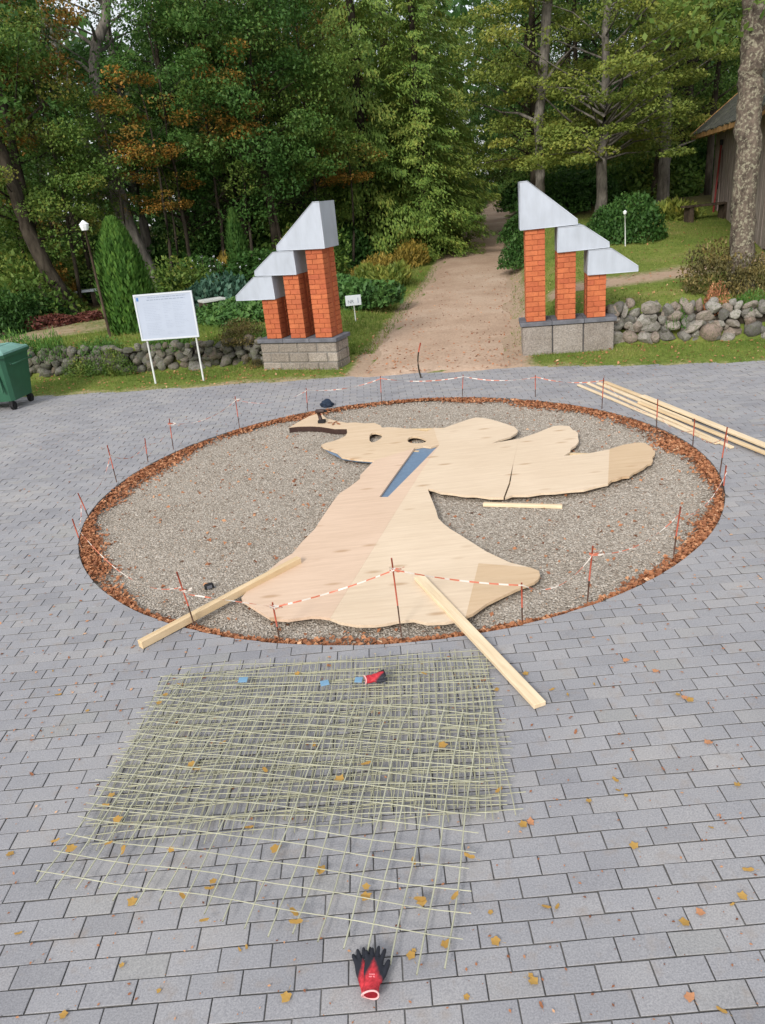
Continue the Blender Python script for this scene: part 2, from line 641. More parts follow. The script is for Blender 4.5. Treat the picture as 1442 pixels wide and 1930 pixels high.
LEAF = {
    'dark': m_leaf('leaf_dark_green', [(0, (0.025, 0.069, 0.017)), (.4, (0.054, 0.132, 0.028)), (.75, (0.097, 0.187, 0.042)), (1, (0.159, 0.221, 0.052))], .35),
    'mid': m_leaf('leaf_mid_green', [(0, (0.048, 0.103, 0.020)), (.4, (0.103, 0.186, 0.036)), (.7, (0.172, 0.235, 0.048)), (1, (0.317, 0.276, 0.062))], .35),
    'maple': m_leaf('leaf_yellowing_maple', [(0, (0.073, 0.119, 0.022)), (.35, (0.166, 0.224, 0.044)), (.7, (0.290, 0.317, 0.066)), (1, (0.475, 0.370, 0.073))], .35),
    'orange': m_leaf('leaf_orange', [(0, (0.071, 0.100, 0.022)), (.4, (0.162, 0.140, 0.030)), (.7, (0.399, 0.200, 0.040)), (1, (0.522, 0.290, 0.060))], .35),
    'grey': m_leaf('leaf_grey_green', [(0, (0.060, 0.084, 0.048)), (.5, (0.144, 0.180, 0.108)), (1, (0.264, 0.288, 0.180))], .35),
    'conifer': m_leaf('needles_green', [(0, (0.043, 0.098, 0.022)), (.4, (0.098, 0.188, 0.039)), (.75, (0.188, 0.276, 0.055)), (1, (0.325, 0.350, 0.073))], .25),
    'thuja': m_leaf('thuja_green', [(0, (0.026, 0.075, 0.015)), (.5, (0.072, 0.169, 0.030)), (1, (0.158, 0.275, 0.050))], .2),
    'juniper': m_leaf('juniper_green', [(0, (0.028, 0.077, 0.022)), (.5, (0.072, 0.165, 0.039)), (1, (0.143, 0.253, 0.066))], .2),
    'yellow': m_leaf('leaf_yellow', [(0, (.09, .095, .02)), (.4, (.26, .2, .04)), (1, (.48, .34, .07))]),
    'olive': m_leaf('leaf_brown_olive', [(0, (.05, .05, .018)), (.5, (.13, .115, .04)), (.8, (.25, .19, .065)), (1, (.4, .33, .17))]),
    'red': m_leaf('leaf_dark_red', [(0, (.05, .016, .014)), (.6, (.13, .04, .03)), (1, (.22, .09, .06))]),
    'teal': m_leaf('needles_blue_green', [(0, (.02, .06, .04)), (.5, (.05, .12, .08)), (1, (.11, .19, .13))], .15),
    'grass': m_leaf('grass_blade', [(0, (0.076, 0.138, 0.025)), (.45, (0.159, 0.241, 0.041)), (.75, (0.254, 0.290, 0.069)), (1, (0.419, 0.373, 0.152))], .35),
    'litter': m_leaf('dry_leaf', [(0, (0.137, 0.052, 0.028)), (.3, (0.286, 0.115, 0.057)), (.6, (0.435, 0.190, 0.092)), (.85, (0.559, 0.299, 0.161)), (1, (0.683, 0.448, 0.287))], .15, .7),
    'yleaf': m_leaf('fallen_leaf', [(0, (.26, .12, .035)), (.4, (.42, .24, .06)), (1, (.55, .38, .12))], .2, .6),
}

# ------------------------------------------------------------------ terrain, path
xs = np.concatenate([np.arange(-46, -8, 1.5), np.arange(-8, 12, .2), np.arange(12, 60, 1.5)])
ys = np.concatenate([np.arange(4, 9.6, .6), np.arange(9.6, 18, .2), np.arange(18, 34, .5), np.arange(34, 130, 3)])
V, dirt, forest = [], [], []
for y in ys:
    for x in xs:
        V.append((x, y, hgt(x, y)))
        pl, pr = float(np.interp(y, PLX, PL)), float(np.interp(y, PLX, PR))
        d = 0.0
        if y < edge(x) + .35: d = .5 - .6 * (y - edge(x))
        if 14.2 < y < 18.5 and x > 3.5:      # trodden track crossing the right lawn
            d = max(d, .85 - abs(y - (14.5 + .22 * (x - 3.5))) / 1.25)
        if y > 11 and x > pr - .3: d = max(d, .9 - max(0, x - pr + .1) / .85)
        if y > 11 and x < pl + .3: d = max(d, .85 - max(0, pl + .05 - x) / .4)
        if x < -3.4 and 16.3 < y < 18.2: d = max(d, .55)
        dirt.append(max(0, d))
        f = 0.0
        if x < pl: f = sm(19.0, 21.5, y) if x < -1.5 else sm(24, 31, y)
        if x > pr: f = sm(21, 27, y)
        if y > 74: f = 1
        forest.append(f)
nx, ny = len(xs), len(ys)
idx = np.arange(nx * ny).reshape(ny, nx)
Q = np.stack([idx[:-1, :-1], idx[:-1, 1:], idx[1:, 1:], idx[1:, :-1]], -1).reshape(-1, 4)
me = npmesh('lawn', np.array(V), Q, MAT['lawn'], smooth=True)
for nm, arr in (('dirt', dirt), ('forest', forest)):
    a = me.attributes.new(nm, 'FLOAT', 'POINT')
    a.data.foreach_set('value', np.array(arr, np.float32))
tag(link('lawn', me), kind='structure')

V, Q = [], []
rows = list(np.arange(11.0, 34, .25)) + list(np.arange(34, 75, 1.0))
K = 9
for i, y in enumerate(rows):
    l, r = float(np.interp(y, PLX, PL)), float(np.interp(y, PLX, PR))
    l += .05 * math.sin(y * 2.1) + .04 * math.sin(y * 5.3 + 1)
    r += .06 * math.sin(y * 1.7 + 2) + .04 * math.sin(y * 4.1)
    if y < 12.4:
        k = (12.4 - y) / 1.0
        l -= .45 * k * k
        r += .25 * k * k
    for j in range(K):
        x = l + (r - l) * j / (K - 1)
        cr = .018 * math.sin(math.pi * j / (K - 1))
        V.append((x, y, hgt(x, y) + (.008 + cr if 0 < j < K - 1 else -.03)))
    if i:
        b = (i - 1) * K
        for j in range(K - 1): Q.append((b + j, b + j + 1, b + K + j + 1, b + K + j))
tag(link('dirt_path', npmesh('dirt_path', np.array(V), np.array(Q), MAT['path'], smooth=True)), kind='structure')

# ------------------------------------------------------------------ paving
YAW = R_(-.6)
BU, BW = Vector((math.cos(YAW), math.sin(YAW))), Vector((math.sin(YAW), -math.cos(YAW)))
O0 = Vector((.509, 2.265))
BL, BH = .1991, .1001
CC, CRAD = Vector((.1595, 7.130)), 3.03
pave = link('pavement', npmesh('pavement', np.array([(-12, .2, -.012), (12, .2, -.012), (12, 14.5, -.012), (-12, 14.5, -.012)]),
                               np.array([(0, 1, 2, 3)]), MAT['joint']))
# joint bed with the round bed cut out
mbj = MB()
circ = [(CC.x + CRAD * math.cos(a), CC.y + CRAD * math.sin(a)) for a in np.linspace(0, 2 * math.pi, 96, endpoint=False)]
mbj.prism([(-12, .2), (12, .2), (12, 9.4), (5.4, 10.2), (3.9, 10.75), (2.3, 11.4), (-.4, 11.95), (-3.4, 12.35), (-6.2, 12.9), (-12, 14.2)], -.16, -.006, [circ])
pave.data = mbj.mesh('pavement', MAT['joint'])
tag(pave, kind='structure')


def paver_mesh(poly, z=0.0, tilt=(0, 0), ax=(Vector((1, 0)), Vector((0, 1)))):
    """poly: counter-clockwise 2D outline -> block with a worn edge; last faces are its sides"""
    n = len(poly)
    poly = [Vector(p) for p in poly]
    us, ws = [p.dot(ax[0]) for p in poly], [p.dot(ax[1]) for p in poly]
    cu, cw = (min(us) + max(us)) / 2, (min(ws) + max(ws)) / 2
    hu, hw_ = max(.012, (max(us) - min(us)) / 2), max(.012, (max(ws) - min(ws)) / 2)
    c = ax[0] * cu + ax[1] * cw

    def inset(g):
        return [c + ax[0] * (u - cu) * (hu - g) / hu + ax[1] * (w_ - cw) * (hw_ - g) / hw_ for u, w_ in zip(us, ws)]
    g = .0026
    vs = [(p.x, p.y, z) for p in inset(g + .0022)]
    vs += [(p.x, p.y, z - .0018) for p in inset(g)]
    vs += [(p.x, p.y, z - .016) for p in inset(g)]
    vs = [(x, y, q + tilt[0] * (x - c.x) + tilt[1] * (y - c.y)) for x, y, q in vs]
    fs = [tuple(range(n))]
    for r in (0, n):
        for i in range(n):
            j = (i + 1) % n
            fs.append((r + i, r + n + i, r + n + j, r + j))
    return vs, fs


def clip(poly, nrm, d):            # keep the points with p.nrm >= d
    out = []
    n = len(poly)
    for i in range(n):
        a, b = poly[i], poly[(i + 1) % n]
        da, db = a.dot(nrm) - d, b.dot(nrm) - d
        if da >= 0: out.append(a)
        if da * db < 0: out.append(a + (b - a) * (da / (da - db)))
    return out


full = [(-BL / 2, -BH / 2), (BL / 2, -BH / 2), (BL / 2, BH / 2), (-BL / 2, BH / 2)]
vs, fs = paver_mesh(full)
one = bpy.data.meshes.new('paver')
one.from_pydata(vs, [], fs)
one.materials.append(MAT['paver'])
one.materials.append(MAT['joint'])
one.polygons.foreach_set('material_index', [0] * 5 + [1] * 4)
cells = []
for j in range(-140, 22):
    for i in range(-60, 60):
        par = 1 if j % 2 == 0 else 0
        c = O0 + BU * ((2 * i + par + 1) * BL / 2) + BW * ((j + .5) * BH)
        if c.y < .4 or abs(c.x) > 11 or c.y > edge(c.x) + .12 or abs(c.x) > 1.6 + c.y * .75: continue
        cells.append(c)
cells.sort(key=lambda c: c.length)
mbp = MB()
sides = []
nsingle = 0
for c in cells:
    M2 = [c + BU * p[0] + BW * (-p[1]) for p in full]
    dmin = min((p - CC).length for p in M2)
    z, tl = random.gauss(0, .0011), (random.gauss(0, .006), random.gauss(0, .009))
    v = ray(721, 965)
    rel = np.array([c.x, c.y, -CAMH])
    dz = rel @ CF
    inview = abs(rel @ CR / dz * FPX) < 760 and abs(rel @ CU / dz * FPX) < 1000
    if dmin > CRAD and nsingle < 300 and inview:
        o = link('paver', one, pave)
        o.location = (c.x, c.y, z)
        o.rotation_euler = (tl[0], tl[1], YAW + random.gauss(0, .004))
        nsingle += 1
        continue
    poly = M2
    if dmin < CRAD:
        d = (c - CC)
        if d.length < CRAD - .12: continue
        nrm = d.normalized()
        poly = clip(M2, nrm, CC.dot(nrm) + CRAD)
        if len(poly) < 3: continue
        ar = abs(sum(poly[i].x * poly[(i + 1) % len(poly)].y - poly[(i + 1) % len(poly)].x * poly[i].y for i in range(len(poly)))) / 2
        if ar < .0012: continue
    poly = [Vector(p) for p in poly]
    mbp.add(*paver_mesh(poly, z, tl, (BU, -BW)))
    sides += [0] * (1 + len(poly)) + [1] * len(poly)
o = mbp.build('paver', MAT['paver'], pave)
o.data.materials.append(MAT['joint'])
o.data.polygons.foreach_set('material_index', sides)
tag(o, kind='stuff')

# round bed: gravel and its litter of leaves
V, Q = [(CC.x, CC.y, -.035)], []
n = 96
for k, r in enumerate((1.0, 2.0, 2.75, 3.06)):
    for a in range(n):
        t = 2 * math.pi * a / n
        V.append((CC.x + r * math.cos(t), CC.y + r * math.sin(t), -.035 - (.012 if k > 2 else 0)))
me = bpy.data.meshes.new('gravel_bed')
F = [(0, 1 + a, 1 + (a + 1) % n) for a in range(n)]
for k in range(3):
    for a in range(n):
        b = (a + 1) % n
        F.append((1 + k * n + a, 1 + (k + 1) * n + a, 1 + (k + 1) * n + b, 1 + k * n + b))
me.from_pydata(V, [], F)
me.materials.append(MAT['gravel'])
gb = tag(link('gravel_bed', me), kind='structure')


def scatter_oct(N_, cx, cy, rad, z, size, seed):
    r = np.random.default_rng(seed)
    a, q = r.uniform(0, 2 * np.pi, N_), rad * np.sqrt(r.uniform(0, 1, N_))
    c = np.stack([cx + q * np.cos(a), cy + q * np.sin(a), np.full(N_, z)], 1)
    s = r.uniform(.5, 1, (N_, 1)) * size
    base = np.array([(1, 0, 0), (0, 1, 0), (-1, 0, 0), (0, -1, 0), (0, 0, .75), (0, 0, -.4)])
    th = r.uniform(0, 2 * np.pi, N_)
    ct, st = np.cos(th), np.sin(th)
    ax = r.uniform(.7, 1.3, (N_, 2))
    X = base[None, :, 0] * ax[:, :1]
    Y = base[None, :, 1] * ax[:, 1:]
    Vv = np.stack([X * ct[:, None] - Y * st[:, None], X * st[:, None] + Y * ct[:, None], np.broadcast_to(base[None, :, 2], X.shape) + X * r.uniform(-.3, .3, (N_, 1))], -1) * s[:, None, :] + c[:, None, :]
    tri = np.array([(0, 1, 4), (1, 2, 4), (2, 3, 4), (3, 0, 4)])
    Qq = (np.arange(N_)[:, None, None] * 6 + tri[None]).reshape(-1, 3)
    return Vv.reshape(-1, 3), Qq


pm = m_pebble('pebbles', [(0, (.24, .2, .165)), (.2, (.32, .28, .235)), (.55, (.385, .342, .295)), (.88, (.44, .4, .35)), (.95, (.52, .485, .43)), (1, (.36, .23, .15))])
V, Q = scatter_oct(70000, CC.x, CC.y, 2.98, -.034, .0105, 3)
tag(link('gravel', npmesh('gravel', V, Q, pm), gb), kind='stuff')


def leaf_quads(c, d, nrm, L, W, fold=.0):
    """rhombic leaves: centre, axis, normal -> V, Q"""
    d = d / np.linalg.norm(d, axis=1, keepdims=True)
    s = np.cross(d, nrm)
    s /= np.linalg.norm(s, axis=1, keepdims=True) + 1e-9
    L, W = L[:, None], W[:, None]
    nn = np.cross(s, d)
    p0 = c - d * L / 2
    p1 = c + s * W / 2 - d * L * .08 + nn * W * fold
    p2 = c + d * L / 2
    p3 = c - s * W / 2 - d * L * .08 + nn * W * fold
    Vv = np.stack([p0, p1, p2, p3], 1).reshape(-1, 3)
    Qq = np.arange(len(c) * 4).reshape(-1, 4)
    return Vv, Qq


def unit(r, n):
    v = r.normal(size=(n, 3))
    return v / np.linalg.norm(v, axis=1, keepdims=True)


# litter along the rim, thicker on the left, right and far side
def ring_litter():
    r = np.random.default_rng(11)
    n = 30000
    a = r.uniform(0, 2 * np.pi, n)
    wdt = .065 + .075 * np.clip(np.abs(np.cos(a)), 0, 1) + .05 * (np.sin(a) > 0) + .05 * np.sin(a * 7 + 1) + .03 * np.sin(a * 17)
    wdt = np.where((np.sin(a) < -.6), wdt * .62, wdt)
    wdt = np.where((np.sin(a) > .8), wdt * .8, wdt)
    q = CRAD - .012 - np.abs(r.normal(0, .55, n)) * wdt
    thin = r.uniform(0, 1, n) < np.where(np.sin(a) < -.7, .55, 1.0) * (.66 + .34 * np.sin(a * 9 + 2) + .2 * np.sin(a * 23))
    a, q = a[thin], q[thin]
    # strays on the gravel
    m = 900
    a2, q2 = r.uniform(0, 2 * np.pi, m), 2.9 * np.sqrt(r.uniform(0, 1, m))
    a, q = np.concatenate([a, a2]), np.concatenate([q, q2])
    n = len(a)
    depth = np.clip((q - (CRAD - .3)) / .3, 0, 1)
    c = np.stack([CC.x + q * np.cos(a), CC.y + q * np.sin(a), -.03 + .028 * depth * r.uniform(.2, 1.0, n)], 1)
    nrm = unit(r, n) * .75 + np.array([0, 0, 1.0])
    d = unit(r, n)
    d[:, 2] *= .45
    L = r.uniform(.022, .052, n)
    V, Q = leaf_quads(c, d, nrm, L, L * r.uniform(.45, .8, n), .25)
    V[:, 2] = np.maximum(V[:, 2], -.036)
    t = np.clip(r.normal(.5, .25, n), 0, 1)
    return npmesh('leaf_litter', V, Q, LEAF['litter'], t)


tag(link('leaf_litter', ring_litter(), gb), kind='stuff')

# ------------------------------------------------------------------ gates
IG = 1.425                           # length of a gate's foot


def mirror_u(u, m): return IG - u if m else u


def gate(name, label, org, yaw, m, blocks):
    g = thing(name, label, 'gate pillars', (org[0], org[1], 0), R_(yaw))
    D = .5

    def B(mb, u0, u1, v0, v1, z0, z1, bev=.004):
        a, b = sorted((mirror_u(u0, m), mirror_u(u1, m)))
        return mb.bbox((a, v0, z0), (b, v1, z1), bev)

    core = B(MB(), .012, IG - .012, .012, D - .012, -.15, .468).build('foot', MAT['base_mortar' if blocks == 'courses' else 'dark_joint'], g)
    if blocks == 'courses':
        for row in range(3):
            z0, z1 = -.02 + row * .163, -.02 + (row + 1) * .163 - .012
            n, off = 4, .5 * (row % 2)
            L = IG / n
            cuts = [0] + [L * (k + off) for k in range(n + 1) if 0.02 < L * (k + off) < IG - .02] + [IG]
            for a, b in zip(cuts[:-1], cuts[1:]):
                pr = random.uniform(-.008, .012)
                for v0, v1 in ((-pr, .1), (D - .1, D)):
                    B(MB(), a + .005, b - .005, v0, v1, z0, z1, .012).build('stone_block', MAT['block'], core)
            sc = [.1, .1 + .15 * (1 + row % 2) - .005, D - .1]
            for a, b in zip(sc[:-1], sc[1:]):
                for u0, u1 in ((-.004, .1), (IG - .1, IG + .004)):
                    B(MB(), u0, u1, a + .005, b - .005, z0, z1, .012).build('stone_block', MAT['block'], core)
    else:
        for k in range(3):
            a, b = IG * k / 3 + .008, IG * (k + 1) / 3 - .008
            B(MB(), a, b, -.004, .2, -.1, .462, .012).build('stone_block', MAT['granite'], core)
            B(MB(), a, b, .3, D + .004, -.1, .462, .012).build('stone_block', MAT['granite'], core)
        B(MB(), .004, .1, .21, .29, -.1, .462, .008).build('stone_block', MAT['granite'], core)
        B(MB(), IG - .1, IG - .004, .21, .29, -.1, .462, .008).build('stone_block', MAT['granite'], core)
    for k in range(3):
        B(MB(), -.03 + k * (IG + .06) / 3 + .002, -.03 + (k + 1) * (IG + .06) / 3 - .002, -.035, D + .035, .47, .533, .006).build('cover_slab', MAT['slab'], g)
    # brick pillars
    for (u0, u1, top) in ((.072, .368, 1.912), (.552, .828, 1.548), (1.006, 1.284, 1.182)):
        mb = MB()
        B(mb, u0 + .012, u1 - .012, .045, D - .045, .534, top, .002)
        pil = mb.build('pillar', MAT['mortar'], g)
        n = round((top - .534) / .0765)
        h = (top - .534) / n
        for i in range(n):
            z0, z1 = .534 + i * h + .004, .534 + (i + 1) * h - .004
            w_ = u1 - u0
            s = .64 if i % 2 else .36
            for v0, v1 in ((.035, .205), (.295, .465)):
                for a, b in ((u0, u0 + w_ * s - .004), (u0 + w_ * s + .004, u1)):
                    j = random.uniform(0, .003)
                    B(MB(), a, b, v0 - j, v1, z0, z1, .003).build('brick', MAT['brick'], pil)
            B(MB(), u0 + .02, u1 - .02, .21, .29, z0, z1, .003).build('brick', MAT['brick'], pil)
    # folded metal caps
    for k, pts in enumerate(([(0, 1.914), (.842, 1.93), (.842, 2.0), (.118, 2.588), (0, 2.588)],
                             [(.552, 1.55), (1.311, 1.566), (1.311, 1.636), (.93, 1.908), (.552, 1.908)],
                             [(1.004, 1.184), (1.742, 1.186), (1.742, 1.262), (1.35, 1.545), (1.004, 1.545)])):
        pp = [(mirror_u(u, m), z) for u, z in pts]
        if m: pp = pp[::-1]
        mb = MB()
        n = len(pp)
        v0, v1 = -.012, D + .012
        vs = [(u, v0, z) for u, z in pp] + [(u, v1, z) for u, z in pp]
        fs = [tuple(range(n)), tuple(range(2 * n - 1, n - 1, -1))]
        for i in range(n):
            j = (i + 1) % n
            fs.append((i, n + i, n + j, j))
        mb.add(vs, fs)
        cap = mb.build('roof_cap', MAT['cap'], g)
        # folded seam along the edges of the front face
        tr = MB()
        cx = sum(p[0] for p in pp) / n
        cz = sum(p[1] for p in pp) / n
        for i in range(n):
            a, b = Vector((pp[i][0], v0 - .003, pp[i][1])), Vector((pp[(i + 1) % n][0], v0 - .003, pp[(i + 1) % n][1]))
            tr.tube([a, b], .006, 5)
        tr.build('seam', MAT['cap_edge'], cap)
    return g


gate('brick_gate', 'stepped orange brick pillars with metal caps on a coursed stone block foot', (-1.79, 13.0), -24, True, 'courses')
gate('brick_gate', 'stepped orange brick pillars with metal caps on a foot of three granite slabs', (2.49, 12.1), -9, False, 'slabs')


# ------------------------------------------------------------------ dry stone walls
def rock_mesh(seed, sub=2, m='stone'):
    r = np.random.default_rng(seed)
    bm = bmesh.new()
    bmesh.ops.create_icosphere(bm, subdivisions=sub, radius=.5)
    k = r.normal(size=(7, 3))
    k /= np.linalg.norm(k, axis=1, keepdims=True)
    dd = r.uniform(.2, .42, 7)
    for v in bm.verts:
        p = np.array(v.co)
        for a, d in zip(k, dd):          # knock facets off
            e = p @ a - d
            if e > 0: p = p - a * e * .85
        p *= 1 + r.normal(0, .035)
        v.co = p
    me = bpy.data.meshes.new('stone')
    bm.to_mesh(me)
    bm.free()
    me.polygons.foreach_set('use_smooth', [seed % 3 == 0] * len(me.polygons))
    me.materials.append(MAT[m])
    return me


ROCK = [rock_mesh(s) for s in range(14)]
ROCKD = [rock_mesh(s + 20, 2, 'stone_dark') for s in range(14)]


def stone_wall(label, x0, x1, H, seed, zbase, big, rocks):
    random.seed(seed)
    g = thing('stone_wall', label, 'stone wall', ((x0 + x1) / 2, wall_y((x0 + x1) / 2), 0))
    gx, gy = g.location.x, g.location.y
    mb = MB()
    x = x0
    seg = []
    while x < x1 + .01:
        seg.append((x - gx, wall_y(x) - gy))
        x += (x1 - x0) / 8
    poly = [(a, b + .3) for a, b in seg] + [(a, b + .55) for a, b in seg[::-1]]
    mb.prism(poly, zbase - .15, H * .72)
    mb.build('core', MAT['earth'], g)
    z = zbase + .02
    row = 0
    while z < H:
        x = x0 - random.uniform(0, .15)
        rh = random.uniform(.15, .24) * big * (1.15 if row == 0 else .92)
        while x < x1:
            w_ = random.uniform(.16, .42) * big * (1 if row < 2 else .85)
            h_ = rh * random.uniform(.75, 1.35)
            if row * .16 < H and random.random() > (.04 if row > 0 else 0):
                o = link('stone', random.choice(rocks), g)
                cx = x + w_ / 2
                lean = .05 + .35 * max(0, z) * .35
                o.location = (cx - gx, wall_y(cx) - gy + lean + random.uniform(-.04, .04) + .12, z + h_ * .42 + random.uniform(-.03, .03))
                o.scale = (w_ * 1.2, w_ * random.uniform(.9, 1.25), h_ * 1.25)
                o.rotation_euler = (random.uniform(-.5, .5), random.uniform(-.6, .6), random.uniform(-3.1, 3.1))
            x += w_ * .96
        z += rh * .86
        row += 1
    for k in range(int((x1 - x0) * 24)):
        cx = random.uniform(x0, x1)
        zz = zbase + H * random.uniform(0, 1.02)
        q = random.uniform(.1, .24)
        o = link('stone', random.choice(rocks), g)
        o.location = (cx - gx, wall_y(cx) - gy + .15 + .14 * zz + random.uniform(-.03, .06), zz)
        o.scale = (q * 1.2, q, q * .9)
        o.rotation_euler = (random.uniform(-3, 3), random.uniform(-3, 3), random.uniform(-3, 3))
    return g


stone_wall('low dry stone wall of dark mossy boulders behind the white board, left of the path', -6.6, -1.85, .5, 3, 0.0, .72, ROCKD)
stone_wall('low dry stone wall of pale grey boulders right of the path', 3.92, 7.6, .62, 5, 0.03, .82, ROCK)
random.seed(12)

# ------------------------------------------------------------------ plywood angel
ZT = .032
outl = {}


def poly(pts, z=ZT): return [P(a, b, z).xy for a, b in pts]


HEM_L = [(457, 1132), (487, 1151), (511, 1166), (543, 1168), (586, 1162), (604, 1162.5), (622, 1165)]
HEM_R = [(642, 1173), (672, 1178), (706.5, 1178), (730, 1175), (749.5, 1170.5), (779.6, 1168), (805, 1174), (840, 1172.6), (863.5, 1168), (878, 1162)]
BODY_LEFT = [(706, 868), (692, 882), (679, 895.6), (678.7, 902.5), (658, 918.5), (640, 930), (628, 945), (619, 958.5), (611, 969.7), (593.6, 997), (569, 1021.7), (552, 1042.5), (527, 1058), (500, 1080.6), (475, 1103), (455, 1127)]
SEAM = [(704.6, 1032), (742.7, 969.6), (774, 920), (805, 872.6), (826, 842)]
p_body = BODY_LEFT + HEM_L + SEAM + [(828.6, 838), (779, 888.5), (731, 936.8), (715, 936.8), (748, 890.5), (781.7, 844)]
p_skirt = HEM_R[:1] and [(622, 1165)] + HEM_R + [(902, 1061.7), (999, 1069.4), (961, 1060), (916, 1039), (867.5, 1008), (849, 997), (836, 987), (826, 976.6), (822, 962), (817, 949), (807, 924.6), (785, 903)] + [(774, 920), (742.7, 969.6), (704.6, 1032)]
p_corner = [(878, 1162), (891, 1156.7), (917, 1138), (935, 1129), (951.6, 1121), (973, 1111), (1007.5, 1097), (1015, 1091), (1018, 1084.5), (1016, 1076), (999, 1069.4), (902, 1061.7)]
p_head = [(706, 868), (781.7, 844), (797.7, 840.7), (812, 842.5), (828.6, 838), (822, 822), (818, 806), (804.6, 813), (796, 812.5), (788.6, 811), (772.6, 808.6), (749.7, 806), (733, 805), (720, 806), (717.6, 802), (706, 797), (688, 798), (669.6, 796), (653.5, 797), (637.6, 794), (617, 789), (610, 784), (605.5, 778),
          (592, 781.5), (582.6, 784.6), (563, 795), (545, 806), (560, 804.2), (576, 803.6), (590, 803.6), (605.5, 804.5), (630.7, 808.6), (653.5, 808.6), (654.7, 815), (651, 822), (640, 827), (628, 831.5), (615, 834.5), (605.5, 838.4), (610, 843), (619, 846.4), (635, 852), (644.4, 861), (660, 864), (676.5, 866)]
p_wing1 = [(828.6, 838), (826, 842), (805, 872.6), (785, 903), (807, 924.6), (808, 921.5), (816.6, 923), (830, 928), (853, 930.4), (876.5, 934), (896.5, 934), (923, 938), (949, 938), (959, 911), (968, 870), (978, 827), (956.4, 830.6), (926.5, 836), (943, 829), (963, 823), (974, 816), (976.4, 811.6), (970, 805), (953, 799), (938, 794), (923, 790), (910, 787.5), (896.5, 787), (884, 790), (870, 795), (846.6, 803), (833, 808), (818, 806), (822, 822)]
p_wing2 = [(978, 827), (968, 870), (962, 911), (952, 938), (966, 933), (996, 933), (1020, 929), (1046, 928), (1070, 925), (1099.6, 923), (1123, 916.5), (1146, 911.5), (1147.5, 880), (1149, 846.5), (1106, 855), (1063, 859), (1074.6, 851.5), (1076, 845), (1084.6, 840), (1088, 836), (1091, 831.6), (1089.6, 823), (1089.6, 816.6), (1085, 812), (1079.6, 810), (1073, 803), (1056, 801.6), (1043, 803), (1009.7, 816.6)]
p_tip = [(1146, 911.5), (1153, 905), (1163, 903), (1173, 899), (1186, 898), (1194, 891), (1201, 888), (1213, 881.5), (1221, 875), (1228, 873), (1231, 868), (1229, 863), (1234.4, 856.5), (1235, 851), (1231, 848), (1229, 843), (1226, 841.6), (1216, 835), (1203, 834), (1176, 838), (1149, 846.5), (1147.5, 880)]


def ell(cx, cy, rx, ry, n=14, wob=0.0, rot=0.0):
    o = []
    for k in range(n):
        a = 2 * math.pi * k / n
        q = 1 + wob * math.sin(3 * a + 1)
        x, y = rx * math.cos(a) * q, ry * math.sin(a) * q
        o.append((cx + x * math.cos(rot) - y * math.sin(rot), cy + x * math.sin(rot) + y * math.cos(rot)))
    return o


angel = thing('plywood_angel', 'flat plywood figure of a winged angel blowing a trumpet, lying in the round gravel bed', 'angel cutout', (P(740, 1000).x, P(740, 1000).y, 0))
ao = angel.location


def panel(pts, m, dz=0.0, holes=(), label=None):
    mb = MB()
    loc = [[(p.x - ao.x, p.y - ao.y) for p in poly(l)] for l in [pts] + list(holes)]
    mb.prism(loc[0], ZT - .021 + dz, ZT + dz, loc[1:])
    o = mb.build('plywood_panel', MAT[m], angel)
    if label: o['label'] = label
    return o


panel(p_body, 'ply_pink', .001, label='pinkish plywood panel of the body and left skirt')
panel(p_skirt, 'ply_pale', 0, label='pale plywood panel of the right skirt')
panel(p_corner, 'ply_tan', .001, label='tan corner panel of the skirt')
panel(p_head, 'ply_yellow', .0005, [ell(707, 824, 12.5, 8.5, 14, .12, -.3), ell(785, 829.5, 18, 6.5, 16, .08, .05)], label='yellowish panel of the head and trumpet')
panel(p_wing1, 'ply_pale', .0015, label='pale panel of the upper wing')
panel(p_wing2, 'ply_pale', -.0003, label='pale panel of the wing feathers')
panel(p_tip, 'ply_tan', .001, label='tan panel of the wing tip')


def bar(mb, a, b, wid, z0, z1, bev=.003):
    a, b = Vector(a), Vector(b)
    d = (b - a)
    L = d.length
    rz = math.atan2(d.y, d.x)
    M = Matrix.Translation((a.x, a.y, 0)) @ Matrix.Rotation(rz, 4, 'Z')
    mb.bbox((0, -wid / 2, z0), (L, wid / 2, z1), bev, M)
    return mb


for a, b in (((500, 1135), (960, 1105)), ((560, 1080), (930, 1070)), ((620, 1000), (850, 1012)), ((660, 940), (800, 945)), ((640, 845), (790, 852)),
             ((690, 812), (960, 806)), ((840, 918), (1140, 900)), ((880, 850), (1210, 860)), ((650, 1150), (700, 1060)), ((840, 1150), (820, 1060)),
             ((1075, 908), (1062, 870)), ((585, 800), (640, 802)), ((900, 925), (880, 880)), ((1000, 920), (1010, 880))):
    mb = MB()
    bar(mb, P(*a, 0).xy - ao.xy, P(*b, 0).xy - ao.xy, .045, -.034, ZT - .022)
    mb.build('batten', MAT['pine'], angel)

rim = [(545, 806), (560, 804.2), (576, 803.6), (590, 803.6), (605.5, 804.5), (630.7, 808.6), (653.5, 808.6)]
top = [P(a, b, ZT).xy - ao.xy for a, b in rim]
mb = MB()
mb.prism([(p.x, p.y - .016) for p in top] + [(p.x, p.y - .002) for p in top[::-1]], -.03, ZT - .001)  # dark-coloured strip puts in the raised edge and the shade below it
mb.build('rim_shade_strip', MAT['drill'], angel)['label'] = 'dark brown strip standing in for the raised edge and shade under the trumpet rim'

